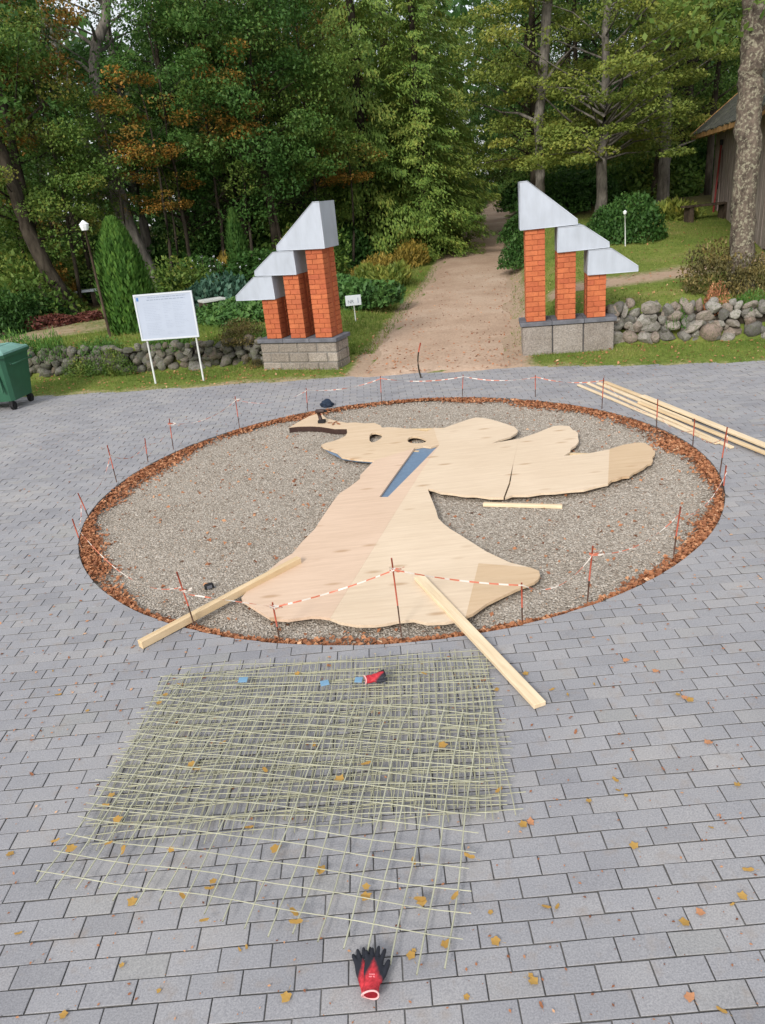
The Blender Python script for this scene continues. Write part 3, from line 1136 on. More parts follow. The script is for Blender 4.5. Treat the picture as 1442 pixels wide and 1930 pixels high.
# blue plastic sheet beneath, seen through the arm gap and past the chin
pts = [(612, 847), (620, 853), (646, 866), (672, 870), (698, 872), (720, 905), (704, 943), (738, 944), (835, 842), (812, 836), (770, 839), (700, 845), (640, 838)]
mb = MB()
mb.prism([P(a, b, .008).xy for a, b in pts], .006, .0085)
tag(mb.build('plastic_sheet', MAT['blue']), 'blue plastic sheet under the plywood angel, showing through its long tapered gap', 'plastic sheet')


# ------------------------------------------------------------------ planks
def plank(name, a, b, wid, th, m, label, za=0.0, zb=0.0, cat='plank', group=None):
    a, b = Vector((a.x, a.y, za)), Vector((b.x, b.y, zb))
    o = thing(name, label, cat, a, 0, group)
    d = b - a
    rz = math.atan2(d.y, d.x)
    ry = -math.atan2(d.z, d.xy.length)
    me = MB().bbox((0, -wid / 2, 0), (d.length, wid / 2, th), .003).mesh(name, MAT[m])
    COL.objects.unlink(o)
    bpy.data.objects.remove(o)
    o = link(name, me)
    o.location = a
    o.rotation_euler = (0, ry, rz)
    return tag(o, label, cat, group)


A0, A1 = P(266, 1222, 0), P(565, 1060, ZT)
plank('wooden_plank', A0, A1, .05, .055, 'pine', 'thick sawn beam reaching from the paving onto the left tip of the angel skirt', 0.002, ZT - .004, 'plank')
B0, B1 = P(1018, 1334, 0), P(790, 1092, ZT)
plank('wooden_plank', B0, B1, .075, .03, 'pine_pale', 'long flat lath running from the right skirt out onto the paving', 0.002, ZT + .003, 'plank')
plank('wooden_batten', P(911, 951, -.02), P(1060, 955, -.02), .045, .028, 'pine_pale', 'short pale batten lying on the gravel below the wing', -.032, -.032, 'batten')
rp = [((1090, 727), (1352, 838), .045, .018, 0, 'pine_pale', 'leftmost long lath of the loose timber beside the bed, nearest the ring'),
      ((1108, 724), (1380, 846), .045, .02, 0, 'pine_pale', 'second long lath of the loose timber, reaching nearest the corner stakes'),
      ((1128, 724), (1300, 796), .06, .022, 0, 'pine_pale', 'middle lath of the loose timber lying behind the ring of stakes'),
      ((1140, 722), (1330, 797), .06, .022, .0, 'pine', 'plank half under the tan boards at the right edge'),
      ((1210, 748), (1540, 882), .08, .022, .024, 'pine_pale', 'broad pale board on top of the loose timber, running out of view at the right'),
      ((1205, 760), (1510, 884), .055, .02, .024, 'pine', 'narrow tan board beside the broad board on the loose timber')]
for a, b, wd, th, z, m, lab in rp:
    plank('wooden_plank', P(*a, z), P(*b, z), wd, th, m, lab, z + .003, z + .003, 'plank', 'loose timber beside the round bed')

# ------------------------------------------------------------------ stakes and tape
STK = [((757, 1198), (738, 1052), 'tall steel stake with red top in front of the angel hem'),
       ((528, 1210), (515, 1143), 'short red stake before the left hem of the angel'),
       ((369, 1183), (333, 1078), 'red-topped stake leaning left beside the thick beam'),
       ((156, 1036), (138, 983), 'dark stake at the far left end of the round bed, lower of two'),
       ((171, 982), (148, 932), 'dark stake leaning left at the left end of the bed, upper of two'),
       ((221, 912), (202, 839), 'tall stake on the upper left rim, where the leaves begin'),
       ((279, 874), (273, 826), 'short stake on the upper left rim between two taller ones'),
       ((327, 850), (319, 789), 'stake on the left far rim with pink tape at its top'),
       ((452, 810), (443, 747), 'stake on the far left rim halfway to the trumpet'),
       ((580, 778), (577, 731), 'stake behind the trumpet bell'),
       ((719, 760), (717, 709), 'far stake behind the angel head'),
       ((871, 750), (873, 706), 'farthest stake behind the first wing feather, in line with the path'),
       ((1009, 751), (1009, 707), 'far stake behind the second wing feather'),
       ((1134, 774), (1138, 712), 'stake at the near end of the loose laths, upper right rim'),
       ((1237, 810), (1240, 752), 'stake standing before the middle of the loose timber'),
       ((1305.5, 843), (1309, 796), 'short stake before the foot of the loose boards'),
       ((1355, 900), (1371, 805), 'tall stake leaning right at the right rim'),
       ((1361, 940), (1366, 900), 'short red stake at the rightmost point of the rim'),
       ((1269, 1046), (1283, 955), 'thin stake on the lower right rim, farther of two'),
       ((1106, 1137), (1117.5, 1029), 'red-topped stake on the lower right rim, nearer of two'),
       ((984.5, 1175), (983.5, 1117), 'short red stake by the right corner of the skirt')]
tops = []
for (bx, by), (tx, ty), lab in STK:
    b = P(bx, by, -.02 if bx not in () else 0)
    t = PY(tx, ty, b.y)
    L = max(.3, min(.75, (t - b).length))
    t = b + (t - b).normalized() * L
    o = thing('steel_stake', lab, 'stake', b, 0, 'stakes round the gravel bed')
    t0 = t - b
    MB().tube([(0, 0, -.06), t0 * .4], .0052, 6).build('rod', MAT['rebar'], o)
    MB().tube([t0 * .4, t0], .0058, 6).build('painted_top', MAT['redpaint'], o)
    tops.append((b, t))
order = list(range(21))
V, Q, tint = [], [], []
rt = random.Random(4)
acc = 0.0


def ribbon(a, c, sag, wdt, tw0, n=26):
    """thin striped tape hanging between two points, twisting as it goes"""
    global acc
    a, c = Vector(a), Vector(c)
    d = (c - a)
    ph = rt.uniform(0, 6)
    prev = None
    step = d.length / n
    for i in range(n + 1):
        t = i / n
        p = a + d * t - Vector((0, 0, 4 * sag * t * (1 - t)))
        side = Vector((-d.y, d.x, 0)).normalized()
        ang = tw0 + 1.2 * math.sin(ph + 5 * t) + 2.2 * t
        n_ = (side * math.cos(ang) + Vector((0, 0, 1)) * math.sin(ang)) * wdt / 2
        V.extend([p - n_, p + n_])
        if i:
            k = len(V)
            Q.append((k - 4, k - 3, k - 1, k - 2))
            tint.append(1.0 if int(acc / .06) % 2 else 0.0)
        acc += step


def on(i, f):
    b, t = tops[i]
    return b + (t - b) * f + Vector((.008, -.008, 0))


spans = [(20, .95, 0, .86, .02), (0, .86, 1, .9, .02), (1, .9, 2, .62, .0), (2, .75, 3, .8, .22), (3, .8, 4, .85, .1), (4, .85, 5, .75, .12), (5, .75, 6, .8, .1), (6, .8, 7, .8, .08),
         (7, .85, 8, .9, .1), (8, .9, 9, .9, .1), (9, .92, 10, .92, .06), (10, .92, 11, .92, .05), (11, .92, 12, .92, .05), (12, .93, 13, .93, .05), (13, .92, 14, .5, .1), (14, .5, 15, .6, .08),
         (15, .6, 16, .85, .1), (16, .85, 17, .8, .05), (17, .8, 18, .85, .12), (18, .9, 19, .88, .1), (19, .88, 20, .95, .12)]
for a, fa, b, fb, sag in spans:
    ribbon(on(a, fa), on(b, fb), sag, .0105 if a in (20, 0, 1, 9, 10, 11, 12) else .007, rt.uniform(0, 3))
# knots round a few stakes
for i, f in ((0, .86), (2, .68), (19, .88), (1, .9), (7, .85), (8, .9)):
    p = on(i, f)
    for k in range(3):
        ribbon(p + Vector((-.03, 0, .01 * k)), p + Vector((.04 + .03 * rt.random(), .01, -.015 + .012 * k)), .01, .011, k, 5)
tag(link('barrier_tape', npmesh('barrier_tape', np.array([tuple(v) for v in V]), np.array(Q), MAT['tape'], np.array(tint))),
    'red and white barrier tape strung from stake to stake round the bed', 'barrier tape')

# bent stake at the end of the path
b = P(795, 712)
t = PY(794, 646, b.y)
o = thing('bent_stake', 'thin curved stake with a red tip standing at the mouth of the path', 'stake', b)
pts = []
for i in range(9):
    s = i / 8
    v = (t - b) * s
    pts.append((v.x - .045 * math.sin(math.pi * s) - .01, v.y, v.z))
MB().tube(pts[:7], [.014, .014, .013, .013, .012, .012, .011], 6).build('shaft', MAT['barkdark'], o)
MB().tube(pts[6:], .012, 6).build('painted_top', MAT['redpaint'], o)

# ------------------------------------------------------------------ fibreglass mesh sheets
def mesh_sheet(c0, c1, nu, nv, yaw, lab, z, seed, warp, m, skew=0.0):
    """c0 = lower left corner; nu rods along v, nv rods along u; grid 0.1 m"""
    r = random.Random(seed)
    o = thing('fibreglass_mesh', lab, 'reinforcement mesh', (c0[0], c0[1], 0), R_(yaw), 'fibreglass mesh sheets stacked on the paving')
    gu = gv = .1
    U, W = (nu - 1) * gu, (nv - 1) * gv
    ph = [r.uniform(0, 6) for _ in range(6)]

    def warpf(u, v):
        x = u + skew * v + warp * .05 * math.sin(v * 1.9 + ph[0]) * v + .004 * math.sin(v * 5 + ph[3])
        y = v + warp * .06 * math.sin(u * 1.7 + ph[1]) + .005 * math.sin(u * 4 + ph[4])
        zz = z + .007 * (1 + math.sin(u * 4 + ph[2]) * math.cos(v * 3 + ph[5]))
        return x, y, zz
    ov = .07
    for i in range(nu):
        u = i * gu + r.gauss(0, .004)
        e0, e1 = r.uniform(.02, ov) + (.12 * i / nu if yaw < -15 else 0), r.uniform(.02, ov)
        pts = [warpf(u + .004 * math.sin(k + i), -e0 + (W + e0 + e1) * k / 12) for k in range(13)]
        MB().tube(pts, .0036 if yaw < -15 else .0025, 6, cap=False).build('rod', MAT[m], o)
    for j in range(nv):
        v = j * gv + r.gauss(0, .004)
        e0, e1 = r.uniform(.02, ov), r.uniform(.02, ov)
        pts = [warpf(-e0 + (U + e0 + e1) * k / 14, v + .004 * math.sin(k * 1.3 + j)) for k in range(15)]
        pts = [(a, b_, c_ + .0035) for a, b_, c_ in pts]
        MB().tube(pts, .0022, 6, cap=False).build('rod', MAT[m], o)
    return o


mesh_sheet((-1.50, 2.80), None, 20, 13, -4.5, 'lowest yellow-green fibreglass mesh sheet, square to the paving and nearest the round bed', .004, 1, .3, 'gfrp')
mesh_sheet((-1.49, 2.72), None, 20, 13, -1.0, 'yellow-green fibreglass mesh sheet whose rods rise to the right across the stack', .013, 2, .5, 'gfrp')
mesh_sheet((-1.55, 2.86), None, 20, 12, -8.0, 'middle fibreglass mesh sheet turned a little clockwise in the stack', .02, 3, .6, 'gfrp2')
mesh_sheet((-1.38, 2.86), None, 19, 12, -6.0, 'short fibreglass mesh sheet of bent rods whose right end shows past the others', .027, 4, .9, 'gfrp')
mesh_sheet((-1.62, 2.53), None, 19, 14, -17.5, 'topmost fibreglass mesh sheet, skewed with its loose rod ends towards the gloves', .034, 5, .35, 'gfrp2', -.06)

mesh_sheet((-1.44, 2.68), None, 20, 13, -2.8, 'second lowest yellow-green fibreglass mesh sheet, set slightly right of the others', .008, 6, .4, 'gfrp')

for k, (x, y, w_, rot, lab) in enumerate(((458, 1281, .055, -.1, 'blue plastic tag on the far left of the mesh stack'), (612, 1287, .05, .2, 'blue plastic tag on the far middle of the mesh stack'),
                                          (676, 1281, .045, -.2, 'pale blue tag beside the red glove on the mesh'))):
    p = P(x, y, .054)
    mb = MB()
    mb.bbox((-w_ / 2, -.022, 0), (w_ / 2, .022, .0025), .001)
    o = tag(mb.build('label_tag', MAT['bluetag']), lab, 'tag', 'blue tags on the mesh')
    o.location = (p.x, p.y, .052)
    o.rotation_euler = (.12, 0, rot)


# ------------------------------------------------------------------ gloves
def glove_mesh(seed, curl=0.0, spread=.8, mirror=False):
    """lies on z=0, cuff opening at y=0, fingers towards +y"""
    r = random.Random(seed)
    mb = MB()
    sgn = -1 if mirror else 1
    # hand body: loft of flattened rings
    secs = [(0, .033, .027), (.03, .034, .023), (.07, .039, .02), (.11, .044, .019), (.145, .043, .017), (.165, .038, .014)]
    n = 16
    rings = []
    for y, a, c in secs:
        rings.append([(a * math.cos(2 * math.pi * k / n), y, .020 + c * math.sin(2 * math.pi * k / n) + curl * .3 * max(0, y - .06)) for k in range(n)])
    vs = [v for rg in rings for v in rg]
    fs = []
    for i in range(len(secs) - 1):
        for k in range(n):
            fs.append((i * n + k, (i + 1) * n + k, (i + 1) * n + (k + 1) % n, i * n + (k + 1) % n))
    fs.append(tuple(range(n)))
    fs.append(tuple((len(secs) - 1) * n + k for k in reversed(range(n))))
    mb.add(vs, fs)
    # fingers
    for fx, fl, ang in ((-.031, .056, .26), (-.011, .073, .1), (.01, .079, -.06), (.031, .07, -.26)):
        ang *= spread
        pts = []
        x, y, z = fx * sgn, .15, .02 + curl * .3 * .09
        a = ang * sgn
        bend = r.uniform(.1, .5) + curl * 2.0
        el = .1
        for k in range(6):
            pts.append((x, y, max(z, .0095)))
            st = fl / 5
            x += -math.sin(a) * st * math.cos(el)
            y += math.cos(a) * st * math.cos(el)
            z += math.sin(el) * st
            el -= bend / 3
        mb.tube(pts, [.0108, .0108, .0105, .01, .0095, .006], 10)
    # thumb
    pts = [(.03 * sgn, .06, .019), (.046 * sgn, .09, .018), (.056 * sgn, .12, .02), (.063 * sgn, .145, .021), (.066 * sgn, .158, .021)]
    mb.tube(pts, [.0135, .014, .013, .0115, .0075], 10)
    me = mb.mesh('tmp', None)
    ob = bpy.data.objects.new('tmp', me)
    COL.objects.link(ob)
    mo = ob.modifiers.new('r', 'REMESH')
    mo.mode = 'VOXEL'
    mo.voxel_size = .0032
    ms = ob.modifiers.new('s', 'SMOOTH')
    ms.iterations = 4
    ms.factor = .5
    dg = bpy.context.evaluated_depsgraph_get()
    out = bpy.data.meshes.new_from_object(ob.evaluated_get(dg))
    bpy.data.objects.remove(ob)
    # creases
    V = np.empty(len(out.vertices) * 3, np.float32)
    out.vertices.foreach_get('co', V)
    V = V.reshape(-1, 3)
    V[:, 2] += .0022 * np.sin(V[:, 1] * 130 + 3 * np.sin(V[:, 0] * 60 + seed)) * np.clip(1 - V[:, 1] / .15, 0, 1)
    V[:, 2] = np.maximum(V[:, 2], .0005)
    dip = V[:, 1] + 1.9 * np.abs(V[:, 0])
    if curl:                                   # fingers folded back over the palm
        th = np.clip((V[:, 1] - .09) / .1, 0, 1.4) * curl * 2.4
        yy = np.where(V[:, 1] > .09, .09 + .045 * np.sin(th), V[:, 1])
        zz = np.where(V[:, 1] > .09, V[:, 2] * np.cos(th) + .045 * (1 - np.cos(th)) + .002, V[:, 2])
        V[:, 1], V[:, 2] = yy, np.maximum(zz, .001)
    out.vertices.foreach_set('co', V.ravel())
    out.polygons.foreach_set('use_smooth', [True] * len(out.polygons))
    at = out.attributes.new('dip', 'FLOAT', 'POINT')
    at.data.foreach_set('value', dip.astype(np.float32))
    out.update()
    out.name = 'glove'
    out.materials.clear()
    out.materials.append(MAT['glove'])
    return out


CUFF = m_simple('cuff_hem', (.72, .4, .4), .7, .2, .12, 60)
INSIDE = m_simple('cuff_inside', (.22, .012, .02), .9, .1, .2, 60)
GMARK = m_simple('glove_print', (.7, .2, .22), .6, .2, .1, 60)


def glove(label, loc, rz, seed, mirror=False, tilt=(0, 0), curl=0.0, mark=False, sc=1.0, spread=.75):
    o = thing('work_glove', label, 'glove', loc, rz, None)
    o.rotation_euler = (tilt[0], tilt[1], rz)
    o.scale = (sc, sc, sc)
    link('hand', glove_mesh(seed, curl, spread, mirror), o)
    mb = MB()
    ring = [(.034 * math.cos(a), -.004 + .003 * math.sin(2 * a), .0225 + .0255 * math.sin(a)) for a in np.linspace(0, 2 * math.pi, 25)]
    mb.tube(ring, .0042, 6, cap=False)
    cf = mb.build('cuff', CUFF, o)
    mb = MB()
    mb.add([(.031 * math.cos(a), -.0045, .0225 + .0225 * math.sin(a)) for a in np.linspace(0, 2 * math.pi, 24, endpoint=False)], [tuple(range(24))])
    mb.build('opening', INSIDE, cf)
    if mark:
        mb = MB()
        for a, b in ((-.014, .0), (.004, .012)):
            mb.bbox((a, .062, .0395), (b, .069, .0412), .0005)
        mb.bbox((-.014, .074, .0393), (.012, .079, .041), .0005)
        mb.build('print', GMARK, o)
    return o


g0 = P(700, 1890, 0)
glove('red and black work glove with open pink cuff, upper glove before the mesh', (g0.x + .003, g0.y, .028), R_(-7), 3, False, (.0, 0), 0, True, .82)
glove('red and black work glove mostly hidden under another before the mesh', (g0.x - .006, g0.y + .024, .001), R_(9), 4, False, (0, 0), 0, False, .8)
g1 = P(705, 1287, .055)
glove('crumpled red and black work glove lying on the far edge of the mesh', (g1.x - .045, g1.y + .02, .05), R_(-80), 5, False, (0, 0), .9, False, .85)

# ------------------------------------------------------------------ small things round the bed
def lump(name, m, size, seed, lo=0.0, k=1.0):
    r = np.random.default_rng(seed)
    bm = bmesh.new()
    bmesh.ops.create_icosphere(bm, subdivisions=3, radius=.5)
    f = r.uniform(3, 9, (5, 3))
    ph = r.uniform(0, 6, 5)
    for v in bm.verts:
        p = np.array(v.co)
        q = 1 + k * .08 * sum(math.sin(a @ p * 2 + b) for a, b in zip(f, ph))
        p = p * q * np.array(size)
        p[2] = max(p[2], -.28 * size[2]) + .28 * size[2]
        v.co = p
    me = bpy.data.meshes.new(name)
    bm.to_mesh(me)
    bm.free()
    me.polygons.foreach_set('use_smooth', [True] * len(me.polygons))
    me.materials.append(MAT[m])
    return me


p = P(617, 767)
o = link('cloth_bundle', lump('cloth_bundle', 'navy', (.17, .12, .13), 2))
o.location = (p.x, p.y, 0.001)
tag(o, 'small crumpled dark blue bundle on the paving behind the trumpet', 'bundle')

p = P(395, 1110, -.035)
o = thing('tape_measure', 'small black tape measure lying on the gravel left of the angel', 'tape measure', (p.x, p.y, -.033), .4)
MB().bbox((-.035, -.02, 0), (.035, .02, .045), .01).build('case', MAT['rubber'], o)
MB().bbox((-.02, -.024, .012), (.02, -.0205, .036), .001).build('belt_clip', MAT['slab'], o)
MB().bbox((.0355, -.008, 0), (.05, .008, .004), .001).build('blade', MAT['slab'], o)

p = P(607, 797, ZT)
o = thing('cordless_drill', 'dark cordless drill standing upright on the trumpet bell', 'drill', (p.x, p.y, ZT + .002), R_(-15))
MB().bbox((-.045, -.035, 0), (.045, .035, .04), .006).build('battery', MAT['rubber'], o)
MB().tube([(-.012, 0, .04), (-.02, 0, .09), (-.028, 0, .125)], [.019, .017, .02], 10, flat=1.3).build('handle', MAT['drill'], o)
mb = MB()
mb.tube([(-.065, 0, .145), (-.055, 0, .15), (.03, 0, .15), (.05, 0, .15)], [.016, .027, .027, .02], 12)
mb.build('motor_housing', MAT['drill'], o)
MB().tube([(.05, 0, .15), (.075, 0, .15), (.085, 0, .15)], [.017, .015, .007], 10).build('chuck', MAT['rubber'], o)
MB().bbox((-.004, -.006, .1), (.008, .006, .118), .002).build('trigger', MAT['redpaint'], o)


# fallen leaves -------------------------------------------------------------
def leaf_obj_mesh(seed, kind):
    r = np.random.default_rng(seed)
    n = 15 if kind == 'lobed' else 9
    V = [(0, 0, .004)]
    for k in range(n):
        a = 2 * math.pi * k / n
        if kind == 'lobed': q = (.55 + .45 * abs(math.cos(2.5 * a))) * (1 - .25 * (abs(a - math.pi * 1.5) < .5))
        else: q = .5 + .5 * abs(math.sin(a)) ** 1.5
        q *= r.uniform(.85, 1.1)
        x, y = q * math.cos(a) * (1 if kind == 'lobed' else .62), q * math.sin(a)
        V.append((x * .5, y * .5, .05 * abs(x) + .1 * q * q * r.uniform(.1, 1.5)))
    st = len(V)
    V += [(0, -.4, .05), (.02, -.85, .06), (-.02, -.85, .06)]
    F = [(0, 1 + k, 1 + (k + 1) % n) for k in range(n)] + [(st, st + 2, st + 1)]
    me = bpy.data.meshes.new('fallen_leaf')
    me.from_pydata(V, [], F)
    a = me.attributes.new('tint', 'FLOAT', 'FACE')
    a.data.foreach_set('value', np.full(len(F), r.uniform(.1, 1), np.float32))
    me.polygons.foreach_set('use_smooth', [True] * len(F))
    return me


LM = []
for s in range(6):
    me = leaf_obj_mesh(s, 'lobed' if s % 2 else 'oval')
    me.materials.append(LEAF['yleaf'] if s < 4 else LEAF['litter'])
    LM.append(me)


def fleaf(px, py, size, z, lab, grp, mi=None):
    p = P(px, py, z)
    mi = random.randrange(6) if mi is None else mi
    kind = ['pale oval', 'yellow lobed', 'tan oval', 'golden lobed', 'brown oval', 'brown lobed'][mi]
    lab, grp = lab.replace('small', 'small ' + kind), kind + ' ' + grp
    o = link('fallen_leaf', LM[mi])
    o.location = (p.x, p.y, z + .002)
    o.scale = (size, size, size * random.uniform(.6, 1.3))
    o.rotation_euler = (random.uniform(-.15, .15), random.uniform(-.15, .15), random.uniform(0, 6.28))
    tag(o, lab, 'leaf', grp)


ON_MESH = [(105, 1585), (135, 1600), (205, 1590), (232, 1603), (323, 1602), (345, 1690), (362, 1442), (372, 1450), (300, 1325), (312, 1310), (402, 1662), (395, 1675), (555, 1720), (558, 1738), (690, 1672), (690, 1690), (792, 1695), (780, 1625), (795, 1700),
           (857, 1690), (885, 1615), (592, 1405), (690, 1440), (500, 1452), (420, 1400), (222, 1545), (200, 1518), (640, 1470), (520, 1600), (605, 1640), (470, 1560), (385, 1735), (560, 1270), (800, 1270), (835, 1405), (210, 1500), (940, 1490), (340, 1290)]
for x, y in ON_MESH:
    fleaf(x, y, random.uniform(.035, .062), random.uniform(.02, .045), 'small yellow leaf caught among the rods of the fibreglass mesh', 'leaves caught on the mesh', random.randrange(4))
ON_PAVE = [(465, 1786), (452, 1790), (300, 1868), (120, 1915), (780, 1793), (775, 1802), (1160, 1470), (1180, 1500), (1000, 1550), (985, 1555), (1195, 1595), (1335, 1400), (1290, 1315), (1278, 1310), (1300, 1320), (925, 1290), (910, 1282), (935, 1300), (900, 1295), (1040, 1300), (1070, 1310),
           (1030, 1710), (1380, 1705), (1400, 1690), (1320, 1720), (1000, 1840), (1005, 1850), (1300, 1880), (1360, 1905), (1290, 1740), (925, 1720), (935, 1775), (840, 1780), (1110, 1510), (1165, 1490), (1020, 1895), (1050, 1710), (1085, 1380), (1120, 1290), (165, 1340), (110, 1310), (100, 1265), (65, 1340), (250, 1700), (35, 1760), (20, 1610), (130, 1240), (60, 1460), (1390, 1480), (1180, 1245), (1235, 1265), (990, 1270), (1410, 1640), (1340, 1560), (880, 1880), (540, 1880), (230, 1820), (620, 1255), (1250, 1450)]
for x, y in ON_PAVE:
    fleaf(x, y, random.uniform(.022, .05), .002, 'small dry leaf lying loose on the grey pavers', 'leaves on the pavers')
for x, y in ((622, 797), (632, 796), (638, 799), (628, 800)):
    fleaf(x, y, .075, ZT + .004, 'curled brown leaf on the trumpet beside the drill', 'leaves on the trumpet', 4)
# specks and crumbs too small to tell apart
r = np.random.default_rng(5)
n = 2600
yy = 1.4 + 9 * r.uniform(0, 1, n) ** 1.4
xx = r.uniform(-1, 1, n) * (1 + yy * .62)
ok = (np.hypot(xx - CC.x, yy - CC.y) > CRAD + .02)
xx, yy = xx[ok], yy[ok]
n = len(xx)
d = unit(r, n); d[:, 2] *= .1
L = r.uniform(.006, .022, n) * np.clip(yy / 3, .8, 1.6)
V, Q = leaf_quads(np.stack([xx, yy, np.full(n, .006)], 1), d, np.tile([0, 0, 1.0], (n, 1)) + .2 * unit(r, n), L, L * .6, .1)
tag(link('leaf_crumbs', npmesh('leaf_crumbs', V, Q, LEAF['litter'], np.clip(r.normal(.5, .35, n), 0, 1)), pave), kind='stuff')

# ------------------------------------------------------------------ sign board
p0, p1 = P(290, 722, .03), P(383, 716, .03)
ctr = (p0 + p1) / 2
yawS = math.atan2(p1.y - p0.y, p1.x - p0.x)
o = thing('notice_board', 'large white notice board on two thin posts in front of the left wall', 'notice board', (ctr.x, ctr.y, .02), yawS)
# upright board in its own plane, size from the picture


def loc_uv(px, py):
    u = Vector((math.cos(yawS), math.sin(yawS), 0))
    nrm = Vector((-math.sin(yawS), math.cos(yawS), 0))
    d = Vector(ray(px, py))
    t = (ctr - Vector((0, 0, CAMH))).dot(nrm) / d.dot(nrm)
    q = Vector((0, 0, CAMH)) + d * t
    return (q - ctr).dot(u), q.z - .02


c = [loc_uv(*q) for q in ((268, 641), (376, 635), (361, 549), (251, 555))]
hw = (c[1][0] - c[0][0] + c[2][0] - c[3][0]) / 4
z0, z1 = (c[0][1] + c[1][1]) / 2, (c[2][1] + c[3][1]) / 2
uc = sum(q[0] for q in c) / 4
shear = ((c[2][0] + c[3][0]) - (c[0][0] + c[1][0])) / 2 / (z1 - z0)   # the board leans sideways a little
for s in (-1, 1):
    u = uc + s * hw * .86
    MB().tube([(u - shear * (z0 + .1) * 1.0, .02, -.1), (u, .02, z0), (u + shear * (z1 - z0) * .9, .02, z1 - .05)], .016, 8).build('post', MAT['post'], o)


def bw(u, z): return (uc + u + shear * (z - (z0 + z1) / 2), z)


def slab(mb, u0, u1, za, zb, v0, v1):
    vs = []
    for v in (v0, v1):
        for u, z in ((u0, za), (u1, za), (u1, zb), (u0, zb)):
            a, b = bw(u, z)
            vs.append((a, v, b))
    mb.add(vs, [(0, 1, 2, 3), (7, 6, 5, 4), (0, 4, 5, 1), (1, 5, 6, 2), (2, 6, 7, 3), (3, 7, 4, 0)])
    return mb


slab(MB(), -hw, hw, z0, z1, -.012, .003).build('panel', MAT['board'], o)
fr = MB()
ft = .022
slab(fr, -hw - .004, hw + .004, z0 - .004, z0 + ft, -.02, .006)
slab(fr, -hw - .004, hw + .004, z1 - ft, z1 + .004, -.02, .006)
slab(fr, -hw - .004, -hw + ft, z0 + ft, z1 - ft, -.0195, .0055)
slab(fr, hw - ft, hw + .004, z0 + ft, z1 - ft, -.0195, .0055)
fr.build('frame', MAT['white'], o)
pr_ = MB()
rr = random.Random(9)
for z, a, b, h in ((z1 - .062, -.26, .38, .012), (z1 - .1, -.28, .36, .012)):
    u = a
    while u < b:
        l = rr.uniform(.02, .07)
        slab(pr_, u, min(b, u + l), z, z + h, -.0138, -.0122)
        u += l + .012
pr_.build('heading', MAT['print'], o)
pr_ = MB()
for col, (a, b) in enumerate(((-.36, -.06), (-.02, .12), (.14, .37))):
    z = z1 - .15
    while z > z0 + .06:
        u = a
        stop = b - rr.uniform(0, .1)
        if rr.random() < .8:
            while u < stop:
                l = rr.uniform(.015, .05)
                slab(pr_, u, min(stop, u + l), z, z + .0045, -.0135, -.0122)
                u += l + .01
        z -= .026
pr_.build('lettering', m_simple('faint_print', (.31, .355, .44), .6, .2, .05, 10), o)
em = MB()
slab(em, -hw + .04, -hw + .075, z1 - .1, z1 - .045, -.0139, -.0122)
em.build('emblem', MAT['emblem'], o)

# small sign by the path
p = T(671, 606)
t = PY(667, 556, p.y)
o = thing('small_sign', 'small white sign on a thin post in the grass between gate and path', 'sign', p, 0)
hz = t.z - p.z
MB().tube([(0, 0, -.1), (-.01, 0, hz - .08)], .012, 8).build('post', MAT['post'], o)
pl = MB().bbox((-.165, -.02, hz - .2), (.145, -.008, hz), .004).build('plate', MAT['white'], o)


def text(body, size, loc, parent, m, sx=1.0):
    cu = bpy.data.curves.new('lettering', 'FONT')
    cu.body = body
    cu.size = size
    cu.extrude = .0008
    ob = bpy.data.objects.new('tmp', cu)
    COL.objects.link(ob)
    dg = bpy.context.evaluated_depsgraph_get()
    me = bpy.data.meshes.new_from_object(ob.evaluated_get(dg))
    bpy.data.objects.remove(ob)
    me.materials.clear()
    me.materials.append(m)
    r = link('lettering', me, parent)
    r.location = loc
    r.rotation_euler = (math.pi / 2, 0, 0)
    r.scale = (sx, 1, 1)
    return r


text('NR', .09, (-.125, -.0215, hz - .15), o, MAT['printdark'])
text('1', .15, (.045, -.0215, hz - .155), o, MAT['print'])


# ------------------------------------------------------------------ lamps
def lamp(px, py, tx, ty, lab, big):
    p = T(px, py)
    t = PY(tx, ty, p.y)
    o = thing('garden_lamp', lab, 'lamp', p)
    d = t - p
    MB().tube([(0, 0, -.1), d * .5, d * .97], [.03, .026, .022] if big else [.014, .012, .011], 8).build('post', MAT['darkwood' if big else 'post'], o)
    hd = MB()
    s = .085 if big else .042
    rings = [(.0, .35), (.05, .75), (.55, 1.0), (.75, 1.0), (.8, 1.15), (1.35, .15)]
    n = 8
    vs = [(d.x + s * q * math.cos(2 * math.pi * k / n), d.y + s * q * math.sin(2 * math.pi * k / n), d.z * .97 + z * s * 1.6) for z, q in rings for k in range(n)]
    fs = [(i * n + k, i * n + (k + 1) % n, (i + 1) * n + (k + 1) % n, (i + 1) * n + k) for i in range(len(rings) - 1) for k in range(n)]
    fs += [tuple(reversed(range(n))), tuple((len(rings) - 1) * n + k for k in range(n))]
    hd.add(vs, fs)
    hd.build('lantern', MAT['lampglass'], o)
    return o


lamp(208, 636, 159, 428, 'white lantern on a tall slim brown post beside the clipped thuja', True)
lamp(1179, 464, 1178, 402, 'small white lamp on a short grey post right of the gate', False)

# ------------------------------------------------------------------ wheeled bin
p = P(38, 772)
o = thing('waste_container', 'dark green wheeled waste container with a pale green lid at the left edge', 'waste container', (p.x - .5, p.y + .33, 0), R_(-7))


